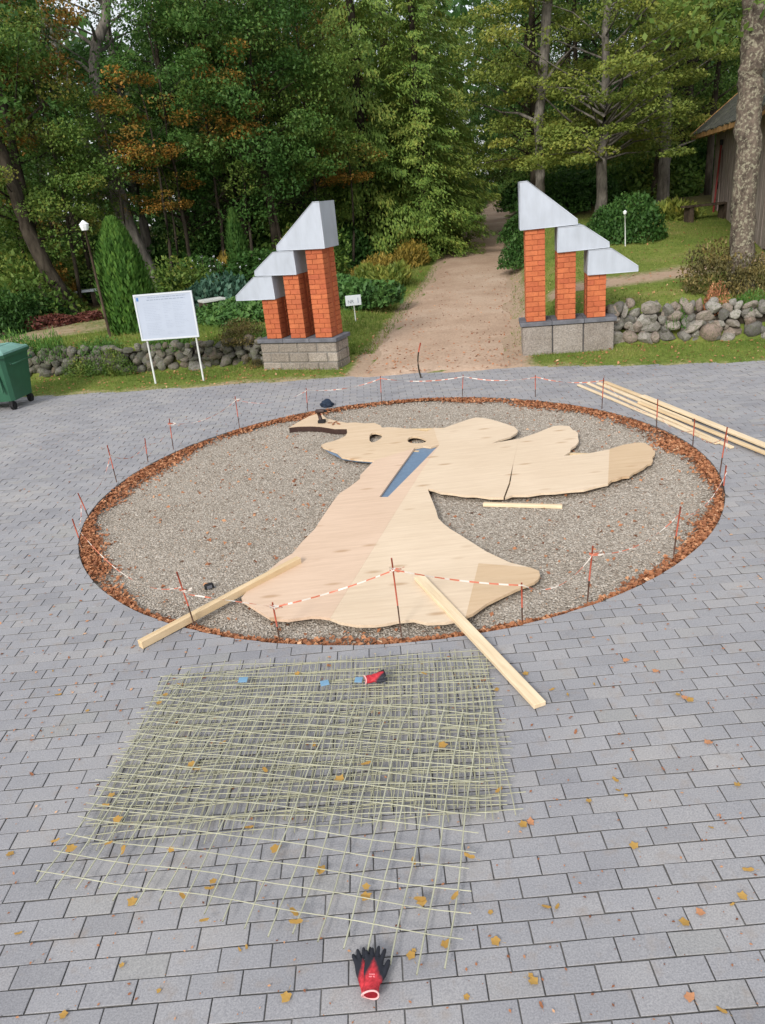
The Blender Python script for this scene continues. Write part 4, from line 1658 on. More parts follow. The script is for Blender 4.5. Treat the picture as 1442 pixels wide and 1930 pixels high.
def taper(mb, r0, r1, z0, z1, b=.03):
    (ax, ay), (bx, by) = r0, r1
    n = []
    for (x, y, z) in ((ax, ay, z0), (bx, by, z1)):
        n += [(-x + b, -y, z), (x - b, -y, z), (x, -y + b, z), (x, y - b, z), (x - b, y, z), (-x + b, y, z), (-x, y - b, z), (-x, -y + b, z)]
    fs = [tuple(reversed(range(8))), tuple(range(8, 16))] + [(k, (k + 1) % 8, 8 + (k + 1) % 8, 8 + k) for k in range(8)]
    return mb.add(n, fs)


bd = taper(MB(), (.5, .3), (.56, .4), .15, .86, .05)
taper(bd, (.585, .425), (.59, .43), .83, .87, .05)
for k in range(5):                       # ribs
    x = -.4 + k * .2
    bd.bbox((x - .015, -.385, .3), (x + .015, -.36, .8), .004)
body = bd.build('body', MAT['bin'], o)
ld = taper(MB(), (.575, .42), (.57, .41), .875, .905, .05)
taper(ld, (.55, .4), (.44, .26), .905, .97, .06)
for k in range(4):
    x = -.36 + k * .24
    ld.bbox((x - .03, -.3, .96), (x + .03, .2, .985), .008)
ld.build('lid', MAT['binlid'], o)
MB().tube([(-.35, -.45, .8), (.35, -.45, .8)], .015, 8).build('handle', MAT['bin'], o)
MB().tube([(.6, -.3, .75), (.63, -.3, .72), (.63, .3, .72), (.6, .3, .75)], .014, 8).build('handle', MAT['bin'], o)
for sx in (-1, 1):
    for sy in (-1, 1):
        x, y = sx * .43, sy * .26
        fk = MB()
        fk.bbox((x - .03, y - .035, .1), (x + .03, y + .035, .15), .004)
        fk.bbox((x - .035, y - .02, .05), (x - .028, y + .06, .12), .002)
        fk.bbox((x + .028, y - .02, .05), (x + .035, y + .06, .12), .002)
        f = fk.build('castor', MAT['rubber'], o)
        MB().tube([(x - .024, y + .025, .066), (x + .024, y + .025, .066)], .066, 16).build('wheel', MAT['rubber'], f)


# ------------------------------------------------------------------ benches
def bench(lab, px, py, L, yaw, m):
    p = T(px, py)
    o = thing('garden_bench', lab, 'bench', p, R_(yaw))
    for k in range(2):
        MB().bbox((-L / 2, -.17 + k * .18, .36), (L / 2, -.01 + k * .18, .41), .005).build('seat_slat', MAT[m], o)
    for s in (-1, 1):
        MB().bbox((s * L * .38 - .06, -.15, -.1), (s * L * .38 + .06, .15, .358), .005).build('leg', MAT['darkwood'], o)
    return o


bench('pale low bench under the trees left of the clipped thuja', 152, 578, 1.1, 6, 'white')
bench('grey low bench between the notice board and the left gate', 405, 600, .5, 30, 'post')
bench('dark plank bench against the wooden hut', 1330, 415, 1.3, 8, 'darkwood')

# ------------------------------------------------------------------ hut
w0 = PY(1341, 392, 24.0)
w1 = PY(1452, 415, 16.0)
d = (w1 - w0).xy
Lh = d.length
rz = math.atan2(d.y, d.x)
o = thing('wooden_hut', 'weathered grey plank hut with a dark board roof behind the pine at the right edge', 'hut', (w0.x, w0.y, 1.1), rz)
# local: x along the visible wall towards the camera, +y away from the lawn (to the right)
DH = 5.0
EZ = 2.55
hw_ = MB()
hw_.box((.02, .04, -.4), (Lh, DH, EZ))
gab = [(.04, EZ), (DH, EZ), (DH / 2, EZ + 2.0)]
for x in (.02, Lh):
    pass
vs = [(.02, y, z) for y, z in gab] + [(Lh, y, z) for y, z in gab]
hw_.add(vs, [(0, 2, 1), (3, 4, 5), (0, 3, 5, 2), (1, 2, 5, 4), (0, 1, 4, 3)])
wl = hw_.build('wall', MAT['darkwood'], o)
x = 0.0
while x < Lh:
    bwd = random.uniform(.17, .24)
    MB().bbox((x, -random.uniform(0, .012), random.uniform(-.3, -.25)), (x + bwd - .012, .035, EZ), .004).build('board', MAT['woodold'], wl)
    x += bwd
y = 0.05
while y < DH:
    bwd = random.uniform(.17, .24)
    MB().bbox((Lh - .018, y, -.3), (Lh + .015, y + bwd - .012, EZ + 2.0 * (1 - abs(y - DH / 2) / (DH / 2)) - .05), .004).build('board', MAT['woodold'], wl)
    MB().bbox((-.015, y, -.3), (.018, y + bwd - .012, EZ + 2.0 * (1 - abs(y - DH / 2) / (DH / 2)) - .05), .004).build('board', MAT['woodold'], wl)
    y += bwd
# roof: boards lapped up each slope, overhanging
rf = MB()
rf.box((-.6, 0, 0), (Lh + .6, .01, .01))
ang = math.atan2(2.0, DH / 2)
SL = math.hypot(2.0, DH / 2) + .75
Ms = Matrix.Translation((0, DH / 2, EZ + 2.12)) @ Matrix.Rotation(math.pi + ang, 4, 'X')
rf = MB()
rf.box((-.7, 0, -.03), (Lh + .7, SL, .03), Ms)
Mr = Matrix.Translation((0, DH / 2, EZ + 2.12)) @ Matrix.Rotation(-ang, 4, 'X')
rf.box((-.7, 0, -.03), (Lh + .7, SL, .03), Mr)
roof = rf.build('roof', MAT['darkwood'], o)
x = -.7
while x < Lh + .7:
    bwd = random.uniform(.16, .22)
    for Mx, sgn in ((Ms, -1), (Mr, 1)):
        zt = random.uniform(.0, .015)
        lo, hi = ((x, .0, .032), (x + bwd - .01, SL + random.uniform(-.02, .04), .055 + zt)) if sgn > 0 else ((x, .0, -.055 - zt), (x + bwd - .01, SL + random.uniform(-.02, .04), -.032))
        MB().bbox(lo, hi, .004, Mx).build('roof_board', MAT['roofold'], roof)
    x += bwd
# eave fascia and rafters on the lawn side
ey, ez = Ms @ Vector((0, SL, 0)), None
fa = MB()
fa.bbox((-.72, ey.y - .035, ey.z - .09), (Lh + .7, ey.y - .005, ey.z + .03), .004)
fa.build('fascia', MAT['fascia'], o)
for k in range(int(Lh / .9) + 1):
    x = .1 + k * .9
    rb = MB()
    rb.box((x, .3, .035), (x + .09, SL - .02, .15), Ms)
    rb.build('rafter', MAT['fascia'], o)
vg = MB()
vg.box((-.735, 0, -.09), (-.705, SL, .09), Ms)
vg.box((-.736, 0, -.09), (-.706, SL, .09), Mr)
vg.build('verge_board', MAT['fascia'], o)
dr = MB()
dr.bbox((.75, -.05, -.2), (1.5, -.013, 1.75), .005)
door = dr.build('door', MAT['woodold'], o)
MB().bbox((1.32, -.075, .75), (1.36, -.052, .95), .004).build('handle', MAT['rubber'], door)
q = o.matrix_world
pp = Vector((w0.x, w0.y, 1.1)) + Matrix.Rotation(rz, 3, 'Z') @ Vector((1.62, -.16, -.02))
po = thing('red_pole', 'thin dark red pole leaning against the hut wall', 'pole', (pp.x, pp.y, hgt(pp.x, pp.y)), rz)
MB().tube([(0, 0, 0), (-.02, .08, 1.75)], .026, 8).build('shaft', MAT['redpole'], po)
MB().bbox((-.06, .04, 1.7), (.02, .12, 1.84), .01).build('head', MAT['rubber'], po)


# ------------------------------------------------------------------ vegetation
def crown_decid(seed, H0, H1, R, ncl, per, L, flat=.55, droop=0.0, tintbias=.45, patch=None, mat_='mid', top=1.0):
    """leaf clumps spread through an uneven crown volume"""
    r = np.random.default_rng(seed)
    C, Dd, Nn, Ls, T_ = [], [], [], [], []
    tips = []
    for k in range(ncl):
        z = H0 + (H1 - H0) * r.uniform(0, 1) ** 1.15
        s = (z - H0) / (H1 - H0)
        prof = (.72 + .5 * s) if s < .45 else 1.0 * math.sqrt(max(.03, 1 - ((s - .45) / .56) ** 2))
        a = r.uniform(0, 2 * np.pi)
        q = R * prof * math.sqrt(r.uniform(.12, 1)) * r.uniform(.8, 1.12)
        c = np.array([q * math.cos(a), q * math.sin(a), z - droop * q * .3])
        tips.append(c)
        rad = r.uniform(.45, .95) * (R / 3.0) ** .5
        n = int(per * r.uniform(.6, 1.3))
        v = unit(r, n) * (r.uniform(.2, 1, (n, 1)) ** .45) * rad
        v[:, 2] *= flat
        if droop:
            v[:, 2] -= droop * .5 * (v[:, 0] ** 2 + v[:, 1] ** 2) / rad
        C.append(c + v)
        out = np.array([math.cos(a), math.sin(a), .2])
        d = out * .6 + unit(r, n) * .9 + np.array([0, 0, -.35 - droop * .4])
        Dd.append(d)
        Nn.append(np.array([0, 0, 1.0]) + unit(r, n) * .65 + out * .3)
        Ls.append(r.uniform(.6, 1.2, n) * L)
        t0 = tintbias + r.normal(0, .13)
        if patch and r.uniform() < patch: t0 += .45
        T_.append(np.clip(t0 + r.normal(0, .09, n), 0, 1))
    C, Dd, Nn, Ls, T_ = map(np.concatenate, (C, Dd, Nn, Ls, T_))
    V, Q = leaf_quads(C, Dd, Nn, Ls, Ls * .62, .12)
    return npmesh('crown', V, Q, LEAF[mat_], T_), tips


def crown_conifer(seed, z0, H, R, nb, per, mat_='conifer', L=.2, droop=.5, tb=.45):
    r = np.random.default_rng(seed)
    C, Dd, Nn, Ls, T_ = [], [], [], [], []
    for k in range(nb):
        s = (k + r.uniform(0, 1)) / nb
        s = s ** 1.25
        z = z0 + (H - z0) * s
        br = R * (1 - s) ** .8 * r.uniform(.75, 1.15) + .15
        if s < .12: br *= .75 + 2 * s
        a = k * 2.4 + r.uniform(-.4, .4)
        n = max(20, int(per * br / R))
        t = r.uniform(.12, 1, n) ** .7
        out = np.array([math.cos(a), math.sin(a), 0])
        sd_ = np.array([-math.sin(a), math.cos(a), 0])
        lat = r.normal(0, .16, n) * br * (1.15 - .75 * t)
        c = out[None] * (t * br)[:, None] + sd_[None] * lat[:, None]
        c[:, 2] = z - droop * br * t ** 1.6 + .18 * br * t ** 4 - np.abs(r.normal(0, .16, n)) * (.4 + .8 * t)
        C.append(c)
        d = out[None] * .7 + sd_[None] * (lat / (br * .2 + .05))[:, None] * .35 + np.array([0, 0, -.75]) + unit(r, n) * .45
        Dd.append(d)
        Nn.append(np.array([0, 0, .8]) + out * .6 + unit(r, n) * .6)
        Ls.append(r.uniform(.6, 1.25, n) * L)
        T_.append(np.clip(tb + r.normal(0, .13) + .25 * (t - .5) + r.normal(0, .09, n), 0, 1))
    C, Dd, Nn, Ls, T_ = map(np.concatenate, (C, Dd, Nn, Ls, T_))
    V, Q = leaf_quads(C, Dd, Nn, Ls, Ls * .36, .1)
    return npmesh('crown', V, Q, LEAF[mat_], T_)


def crown_column(seed, H, R, n, mat_='thuja', L=.13):
    """dense clipped cone of upright sprays"""
    r = np.random.default_rng(seed)
    s = r.uniform(0, 1, n)
    a = r.uniform(0, 2 * np.pi, n)
    prof = np.where(s < .3, .82 + .6 * s, np.maximum(.05, 1 - ((s - .3) / .72) ** 1.9) ** .72) * R
    prof *= 1 + .07 * np.sin(a * 5 + s * 6) + .05 * np.sin(a * 11 - s * 15)
    q = prof * r.uniform(.72, 1.04, n)
    z = s * H
    C = np.stack([q * np.cos(a), q * np.sin(a), z + .03], 1)
    out = np.stack([np.cos(a), np.sin(a), np.zeros(n)], 1)
    d = out * .45 + np.array([0, 0, 1.0]) + unit(r, n) * .35
    nn = out + unit(r, n) * .55
    Ls = r.uniform(.6, 1.3, n) * L
    V, Q = leaf_quads(C, d, nn, Ls, Ls * .4, .1)
    t = np.clip(.45 + .2 * np.sin(a * 7 + 1) * np.sin(s * 14) + r.normal(0, .15, n) + .2 * (s > .85), 0, 1)
    return npmesh('foliage', V, Q, LEAF[mat_], t)


def bush(seed, R, H, n, mat_, L, upright=0.0, lumpy=.2):
    r = np.random.default_rng(seed)
    u = unit(r, n)
    u[:, 2] = np.abs(u[:, 2])
    k = r.normal(size=(6, 3))
    lum = 1 + lumpy * np.sin(u @ k.T * 2.2 + np.arange(6)).sum(1) / 2.2
    q = (r.uniform(.35, 1, (n, 1)) ** .5) * lum[:, None]
    C = u * q * np.array([R, R, H])
    C[:, 2] = np.maximum(C[:, 2], .02)
    d = u * .6 + unit(r, n) * .8 + np.array([0, 0, upright])
    nn = u * .5 + np.array([0, 0, .8]) + unit(r, n) * .7
    Ls = r.uniform(.6, 1.25, n) * L
    V, Q = leaf_quads(C, d, nn, Ls, Ls * (.6 if upright < .5 else .3), .12)
    t = np.clip(.45 + .25 * np.sin(u @ k[0] * 5) + r.normal(0, .15, n), 0, 1)
    return npmesh('foliage', V, Q, LEAF[mat_], t)


def stem_mesh(seed, H, r0, tips=(), lean=(0, 0), bend=0.0, m='barkdark'):
    r = random.Random(seed)
    mb = MB()
    pts, rad = [], []
    n = 10
    for i in range(n + 1):
        s = i / n
        pts.append((lean[0] * s + bend * math.sin(s * math.pi) + .04 * r.uniform(-1, 1) * s, lean[1] * s + .04 * r.uniform(-1, 1), -.2 + (H + .2) * s))
        rad.append(r0 * (1.35 if i == 0 else 1) * (1 - .72 * s))
    mb.tube(pts, rad, 10)
    for t in tips:
        zb = max(H * .2, min(H * .95, t[2] - math.hypot(t[0], t[1]) * r.uniform(.3, .7)))
        s = (zb + .2) / (H + .2)
        i = min(n - 1, int(s * n))
        base = Vector(pts[i]).lerp(Vector(pts[i + 1]), s * n - i)
        e = Vector(t)
        mid = base.lerp(e, .5) + Vector((r.uniform(-.15, .15), r.uniform(-.15, .15), r.uniform(-.1, .25)))
        rb = rad[i] * .32
        mb.tube([base, mid, e], [rb, rb * .6, rb * .18], 5, cap=False)
    return mb.mesh('trunk', MAT[m])


def tree(proto, label, loc, rz, sc, group=None, name=None, cat='tree'):
    nm, parts = proto
    o = thing(name or nm, label, cat, loc, rz, group)
    o.scale = sc if hasattr(sc, '__len__') else (sc, sc, sc)
    for pn, me in parts: link(pn, me, o)
    return o


def proto_decid(seed, m, bark='barkdark', tr0=.17, **k):
    cr, tips = crown_decid(seed, mat_=m, **k)
    tr = stem_mesh(seed, k['H1'] * .92, tr0, tips[::2], (.2, 0), .15, bark)
    return ('broadleaf_tree', [('trunk', tr), ('crown', cr)])


PR_ = {
    'dark1': proto_decid(21, 'dark', H0=1.0, H1=11, R=3.0, ncl=95, per=290, L=0.108),
    'dark2': proto_decid(22, 'dark', H0=1.4, H1=12, R=3.2, ncl=95, per=290, L=0.108, patch=.12),
    'mid1': proto_decid(23, 'mid', H0=1.2, H1=11, R=3.0, ncl=95, per=290, L=0.105),
    'mid2': proto_decid(24, 'mid', H0=1.8, H1=12, R=3.2, ncl=90, per=290, L=0.105, patch=.2),
    'orange': proto_decid(25, 'orange', H0=2.0, H1=10, R=2.2, ncl=55, per=192, L=0.114, tintbias=.5),
    'grey': proto_decid(26, 'grey', 'barkgrey', H0=3.0, H1=12, R=3.2, ncl=60, per=166, L=0.106, flat=.8),
    'maple': proto_decid(27, 'maple', 'barkgrey', H0=2.1, H1=10.5, R=3.3, ncl=180, per=270, L=0.105, flat=.28, droop=.28, tintbias=.45),
    'maple2': proto_decid(28, 'maple', 'barkdark', H0=2.0, H1=11, R=2.8, ncl=90, per=270, L=0.105, flat=.35, droop=.22, tintbias=.35),
    'young': proto_decid(29, 'mid', tr0=.06, H0=2.6, H1=7.0, R=1.9, ncl=46, per=260, L=.1, tintbias=.4, patch=.12),
    'young2': proto_decid(30, 'dark', tr0=.06, H0=2.3, H1=7.0, R=1.9, ncl=46, per=260, L=.1, tintbias=.6, patch=.08),
    'young3': proto_decid(36, 'mid', tr0=.06, H0=3.9, H1=6.6, R=1.9, ncl=36, per=240, L=.1, tintbias=.4, patch=.15),
    'russet': proto_decid(35, 'orange', tr0=.06, H0=4.6, H1=7.4, R=1.3, ncl=26, per=130, L=.1, tintbias=.56),
    'con1': ('conifer_tree', [('trunk', stem_mesh(31, 13, .2, (), (0, 0), 0, 'barkdark')), ('crown', crown_conifer(31, .7, 14, 2.7, 170, 300, L=.15, tb=.7))]),
    'con2': ('conifer_tree', [('trunk', stem_mesh(32, 13, .2, (), (0, 0), 0, 'barkdark')), ('crown', crown_conifer(32, .5, 14, 2.5, 170, 300, L=.15, tb=.86))]),
    'con3': ('conifer_tree', [('trunk', stem_mesh(33, 12, .16, (), (0, 0), 0, 'barkdark')), ('crown', crown_conifer(33, .5, 13, 2.2, 150, 280, L=.16, tb=.42))]),
}
U = lambda a, b: random.uniform(a, b)


def where(px, y):
    """a landmark to tell plants of the wood apart by"""
    marks = [(-100, 'beyond the left edge'), (0, 'at the left edge'), (80, 'above the leaning trunk'), (160, 'behind the white lantern'), (235, 'behind the thuja cone'), (310, 'behind the notice board'), (375, 'right of the notice board'), (430, 'behind the thuja column'), (490, 'behind the shortest left pillar'), (550, 'behind the middle left pillar'), (605, 'behind the tallest left pillar'), (680, 'above the small sign'), (740, 'behind the golden clump'),
             (850, 'at the left bank of the path'), (900, 'at the far end of the path'), (965, 'on the right bank of the path'), (1010, 'above the tallest right pillar'), (1075, 'above the middle right pillar'), (1135, 'behind the maple'), (1185, 'above the small lamp'), (1235, 'right of the small lamp'), (1290, 'left of the hut'), (1345, 'behind the hut roof'), (1430, 'behind the lichen trunk'), (1520, 'beyond the right edge')]
    m = min(marks, key=lambda q: abs(q[0] - px))[1]
    return m + (', nearest' if y < 26 else ', in the front rows' if y < 32 else ', deeper in the wood' if y < 39 else ', farthest back')


def put(kind, px, y, s, label, group=None, dz=0.0, sz=None):
    p = CX(px, y)
    return tree(PR_[kind], label, (p.x, p.y, p.z - .05 + dz), U(0, 6.28), (s, s, s * (sz or 1)), group)


# centre conifers beside the path
put('con2', 800, 29, 1.05, 'tall feathery green conifer with yellowish sprays beside the left edge of the path')
put('con1', 690, 27, 1.0, 'dark green conifer next to the feathery one, behind the left gate')
put('con2', 745, 33, 1.25, 'tall light green conifer rising between the two front conifers')
put('con3', 838, 39, .9, 'conifer farther along the left edge of the path')
put('con3', 872, 52, .72, 'distant dark conifer where the path narrows')
put('con1', 795, 27.0, .95, 'shorter pointed conifer standing in front of the tall feathery ones beside the path', None, 0, .7)
# left part, front to back
put('mid2', 30, 20.5, .82, 'broadleaf tree with yellowing clumps at the far left edge')
put('dark1', 335, 24, .74, 'dense dark green tree behind the notice board')
put('dark2', 450, 23.5, .92, 'dark tree with rust coloured clumps above the left gate')
put('mid1', 560, 25.5, .95, 'mid green bushy tree behind the tallest left pillar')
put('grey', 250, 24, .95, 'thin grey-green tree with sky showing through at the upper left')
put('orange', 70, 26, .95, 'orange autumn tree high at the upper left corner')
put('orange', 640, 30, .9, 'orange-brown young tree between the dark trees and the conifers')
put('orange', 480, 29, 1.1, 'orange tinged tree rising behind the dark trees')
put('dark1', 130, 25, .78, 'dark tree behind the white lantern')
put('mid1', 390, 28.5, 1.0, 'bright green tree behind the dark tree of the notice board')
for i, (px, y, kd, s) in enumerate(((-60, 26, 'dark2', 1.1), (0, 31, 'mid1', .9), (375, 36, 'dark1', .85), (470, 34, 'mid2', 1.1), (560, 34, 'dark2', 1.2), (640, 38, 'dark1', 1.2), (-150, 30, 'dark1', 1.1), (600, 42, 'mid1', 1.2), (520, 40, 'dark1', 1.2), (420, 42, 'dark2', 1.1), (80, 40, 'dark1', .62))):
    put(kd, px, y, s, 'shadowed %s tree %s' % ({'mid1': 'bright green', 'mid2': 'yellow-flecked', 'dark1': 'dark green', 'dark2': 'rust-flecked'}[kd], where(px, y)), 'trees deep in the left wood')
for px, y, k, s, sz, lab in ((206, 20.6, 'young3', .8, .92, 'young green tree whose foliage hides the middle of the leaning double trunk'),
                             (95, 20.8, 'young', .95, .9, 'young yellow-flecked tree between the leaning trunk and the white lantern'),
                             (335, 21.8, 'young2', 1.0, 1.0, 'young green tree above the notice board'), (395, 22.6, 'young', .9, 1.1, 'young light green tree above the thuja column'),
                             (520, 22.8, 'young2', 1.0, 1.05, 'young green tree above the shortest left pillar'), (600, 24, 'young', 1.0, 1.1, 'young green tree above the tallest left pillar'),
                             (285, 20.9, 'russet', .85, .88, 'small orange crown right of the double trunk'), (125, 22.2, 'russet', 1.0, 1.18, 'small orange crown at the top left against the sky'),
                             (455, 22.2, 'russet', .8, 1.02, 'small orange crown high above the left gate'), (648, 24.4, 'russet', .8, .68, 'small orange crown between the young trees and the conifers'),
                             (300, 21.4, 'russet', .7, .7, 'low rust coloured crown above the notice board'), (20, 21.2, 'russet', .8, 1.1, 'small orange crown at the upper left edge')):
    put(k, px, y, s, lab, None, 0, sz)
# right part
pm_ = T(1131, 415)
tree(PR_['maple'], 'maple with layered yellow-green sprays and a bare grey trunk above the right gate', (pm_.x, pm_.y, pm_.z - .05), 1.0, (1.0, 1.0, .84))
put('maple2', 1010, 25, .92, 'slender tree with a pale trunk between the path and the maple')
put('maple2', 1235, 27, .9, 'leafy tree with yellowish sprays between the maple and the hut')
put('mid2', 1290, 29, .95, 'green tree rising behind the hut roof')
put('dark1', 1390, 33, 1.1, 'dark tree behind the hut at the right edge')
put('mid1', 985, 33, .95, 'green tree on the right bank of the path farther off')
for i, (px, y, kd, s) in enumerate(((1060, 33, 'dark1', 1.0), (1130, 36, 'dark2', 1.1), (1200, 35, 'dark1', 1.1), (1010, 41, 'dark2', 1.0), (1280, 38, 'con3', 1.0), (1340, 40, 'dark2', 1.2), (1450, 30, 'mid1', 1.1), (1090, 46, 'dark1', 1.3), (1190, 48, 'dark2', 1.3), (1300, 50, 'dark1', 1.3), (1000, 52, 'con3', 1.0), (1520, 34, 'dark1', 1.2))):
    put(kd, px, y, s, 'shadowed %s tree %s' % ({'mid1': 'bright green', 'con3': 'coniferous', 'dark1': 'dark green', 'dark2': 'rust-flecked'}[kd], where(px, y)), 'trees deep in the right wood')


# single trunks that stand out
def trunk(name, label, pts, rad, m, y=None, seed=0, limbs=0):
    """pts: photo pixels from the ground up; the first lies on the terrain"""
    b = T(*pts[0]) if y is None else CX(pts[0][0], y)
    q = [Vector((0, 0, -.15))] + [PY(px, py, b.y + .12 * i) - b for i, (px, py) in enumerate(pts)][1:]
    if y is not None: q[0].z = -.2
    r = random.Random(seed)
    o = thing(name, label, 'tree', b)
    # resample smoothly
    P_, R2 = [], []
    for i in range(len(q) - 1):
        for k in range(5):
            t = k / 5
            P_.append(q[i].lerp(q[i + 1], t) + Vector((r.gauss(0, .012), r.gauss(0, .012), 0)))
            R2.append((rad[i] * (1 - t) + rad[i + 1] * t) * r.uniform(.95, 1.05))
    P_.append(q[-1]); R2.append(rad[-1])
    mb = MB().tube(P_, R2, 14)
    for k in range(limbs):
        s = r.uniform(.5, .98)
        i = int(s * (len(P_) - 1))
        a = r.uniform(0, 6.28)
        d = Vector((math.cos(a), math.sin(a) * .6, r.uniform(.2, .8)))
        L = r.uniform(1.2, 2.4)
        mb.tube([P_[i], P_[i] + d * L * .5, P_[i] + d * L + Vector((0, 0, -.2))], [R2[i] * .4, R2[i] * .25, R2[i] * .08], 6, cap=False)
    mb.build('trunk', MAT[m], o)
    return o, [P_[int(f * (len(P_) - 1))] for f in (.6, .75, .9, 1.0)]


def topcrown(o, c, seed, m, R, H, per=110, ncl=34, L=.15, flat=.6):
    me, _ = crown_decid(seed, c.z - H * .3, c.z + H, R, ncl, per, L, flat=flat, mat_=m)
    k = link('crown', me, o)
    k.location = (c.x, c.y, 0)


o, c = trunk('pine_tree', 'thick scaly trunk with pale lichen standing before the hut at the right edge', [(1396, 548), (1397, 480), (1406, 330), (1412, 220), (1420, 110), (1424, 20), (1430, -90)], [.235, .2, .195, .19, .2, .185, .16], 'barkpine', seed=2)
mb = MB()
for k in range(3):
    a = c[1]
    mb.tube([a + Vector((0, 0, .2 * k)), a + Vector((.5, .2, .55 + .2 * k)), a + Vector((1.2, .4 * k, .9 + .3 * k))], [.09, .06, .03], 7)
mb.build('branch', MAT['barkpine'], o)
topcrown(o, c[3], 71, 'mid', 2.2, 3.0, 90, 26)
o, c = trunk('old_tree', 'grey leaning double trunk rising behind the clipped thuja', [(262, 505), (240, 430), (213, 350), (196, 260), (186, 200), (177, 130), (182, 80), (198, 45), (205, -20), (208, -90)], [.26, .22, .19, .16, .15, .14, .14, .12, .11, .1], 'barkgrey', y=22.0, seed=3, limbs=5)
topcrown(o, c[3], 72, 'grey', 2.3, 2.2, 80, 26, .13, .9)
o, c = trunk('old_tree', 'second grey stem leaning beside the double trunk', [(268, 505), (246, 440), (232, 385), (222, 350), (215, 320)], [.22, .19, .17, .14, .1], 'barkgrey', y=21.8, seed=4)
o, c = trunk('leaning_tree', 'dark bare trunk leaning left at the left edge', [(78, 512), (55, 440), (30, 370), (8, 300), (-15, 235), (-40, 160)], [.2, .17, .16, .14, .12, .1], 'barkdark', y=19.5, seed=5, limbs=2)
topcrown(o, c[3], 73, 'dark', 2.2, 2.5)
o, c = trunk('slender_tree', 'slim dark trunk between the two dark trees above the left gate', [(508, 450), (505, 360), (490, 260), (478, 190), (470, 110)], [.13, .12, .1, .08, .06], 'barkdark', y=23.0, seed=6, limbs=2)
o, c = trunk('birch_tree', 'pale slanting stem against the sky at the upper left', [(185, 430), (160, 260), (120, 130), (88, 40), (70, -20)], [.11, .1, .09, .08, .06], 'barkbirch', y=28.0, seed=7, limbs=3)
o, c = trunk('slender_tree', 'pale straight trunk just left of the maple', [(1016, 430), (1018, 330), (1016, 230), (1024, 120), (1032, 0)], [.17, .15, .14, .14, .13], 'barkgrey', y=23.5, seed=8, limbs=3)
o, c = trunk('slender_tree', 'grey trunk in shade between the maple and the hut', [(1250, 395), (1252, 330), (1256, 250), (1260, 150)], [.2, .18, .16, .13], 'barkgrey', y=25.5, seed=9, limbs=2)
for k, (px, y) in enumerate(((1195, 30), (1222, 33), (1280, 31), (1335, 27), (1085, 31), (985, 44), (700, 31), (600, 29), (420, 30), (355, 26), (560, 32), (1168, 38), (1320, 34))):
    b = CX(px, y)
    o = thing('forest_trunk', 'thin dark trunk in the shade %s' % where(px, y), 'tree', b, 0, 'thin trunks in the wood')
    MB().tube([(0, 0, -.2), (U(-.1, .1), 0, 2.5), (U(-.3, .3), U(-.2, .2), 7)], [.13, .11, .06], 8).build('trunk', MAT['barkdark'], o)

# clipped thujas and shrubs
p = T(238, 633)
tree(('thuja', [('foliage', crown_column(41, 2.15, .52, 9000))]), 'tall clipped bright green thuja cone left of the notice board', (p.x + .05, p.y + .45, p.z), 0, 1, cat='conifer')
p = CX(428, 21)
tree(('thuja', [('foliage', crown_column(42, 2.05, .3, 5000, 'dark', .1))]), 'narrow dark thuja column behind the notice board and the left gate', p, 0, 1, cat='conifer')

BUSH = {
    'juniper': bush(51, 1.0, .62, 4200, 'juniper', .14, .2, .25),
    'dark': bush(52, 1.0, 1.0, 4200, 'dark', .11, 0, .3),
    'yellow': bush(53, .9, .7, 2600, 'yellow', .15, .6, .3),
    'olive': bush(54, 1.0, 1.0, 3600, 'olive', .085, 0, .25),
    'red': bush(55, .8, .5, 1800, 'red', .1, .2, .3),
    'mid': bush(56, 1.0, .9, 3600, 'mid', .12, .1, .35),
    'teal': bush(57, 1.0, .55, 3400, 'teal', .13, .3, .3),
    'fern': bush(58, .8, .6, 1600, 'maple', .24, .9, .3),
    'orange': bush(59, .7, .9, 2200, 'orange', .11, .1, .3),
    'herb': bush(60, .6, .35, 1300, 'thuja', .1, .6, .4),
    'litter': bush(61, .5, .4, 1500, 'litter', .07, 0, .4),
}


def sh(kind, px, py, sc, label, name='shrub', cat='shrub', y=None, group=None):
    p = T(px, py) if y is None else CX(px, y)
    o = thing(name, label, cat, (p.x, p.y, p.z - .03), U(0, 6.28), group)
    o.scale = sc if hasattr(sc, '__len__') else (sc, sc, sc)
    link('foliage', BUSH[kind], o)
    return o


sh('juniper', 676, 574, (1.05, .7, 1.0), 'low spreading green juniper beside the path, behind the small sign', 'juniper')
sh('juniper', 640, 568, (.9, .8, .95), 'green juniper behind the tallest left pillar', 'juniper')
sh('juniper', 440, 606, (1.0, .7, .8), 'low green juniper left of the shortest left pillar', 'juniper')
sh('teal', 392, 590, (1.0, .8, 1.1), 'blue-green creeping juniper right of the notice board', 'juniper')
sh('yellow', 705, 520, (.85, .8, .8), 'yellow-green clump with golden leaves under the conifers')
sh('yellow', 765, 498, (1.15, .8, .9), 'golden fern-like clump at the foot of the feathery conifer')
sh('fern', 735, 530, (1, 1, .8), 'light green leafy clump at the edge of the grass under the conifers')
sh('yellow', 388, 540, (1.0, .8, 1.3), 'golden shrub above the right side of the notice board', y=22)
sh('mid', 300, 575, (.9, .8, .9), 'yellow-green shrub between the thuja cone and the notice board', y=19.5)
sh('dark', 1190, 452, (.82, .8, 1.1), 'dark green glossy shrub behind the small lamp')
sh('dark', 1150, 436, (.6, .7, .7), 'dark green shrub at the foot of the maple')
sh('fern', 1262, 412, (1.1, 1, .8), 'yellowish fern clump beside the dark shrub')
sh('olive', 1352, 545, (.68, .6, .95), 'brownish speckled bush at the foot of the lichen-covered trunk')
sh('olive', 1412, 552, (.4, .4, .7), 'small brown leafed bush on the right of the lichen-covered trunk')
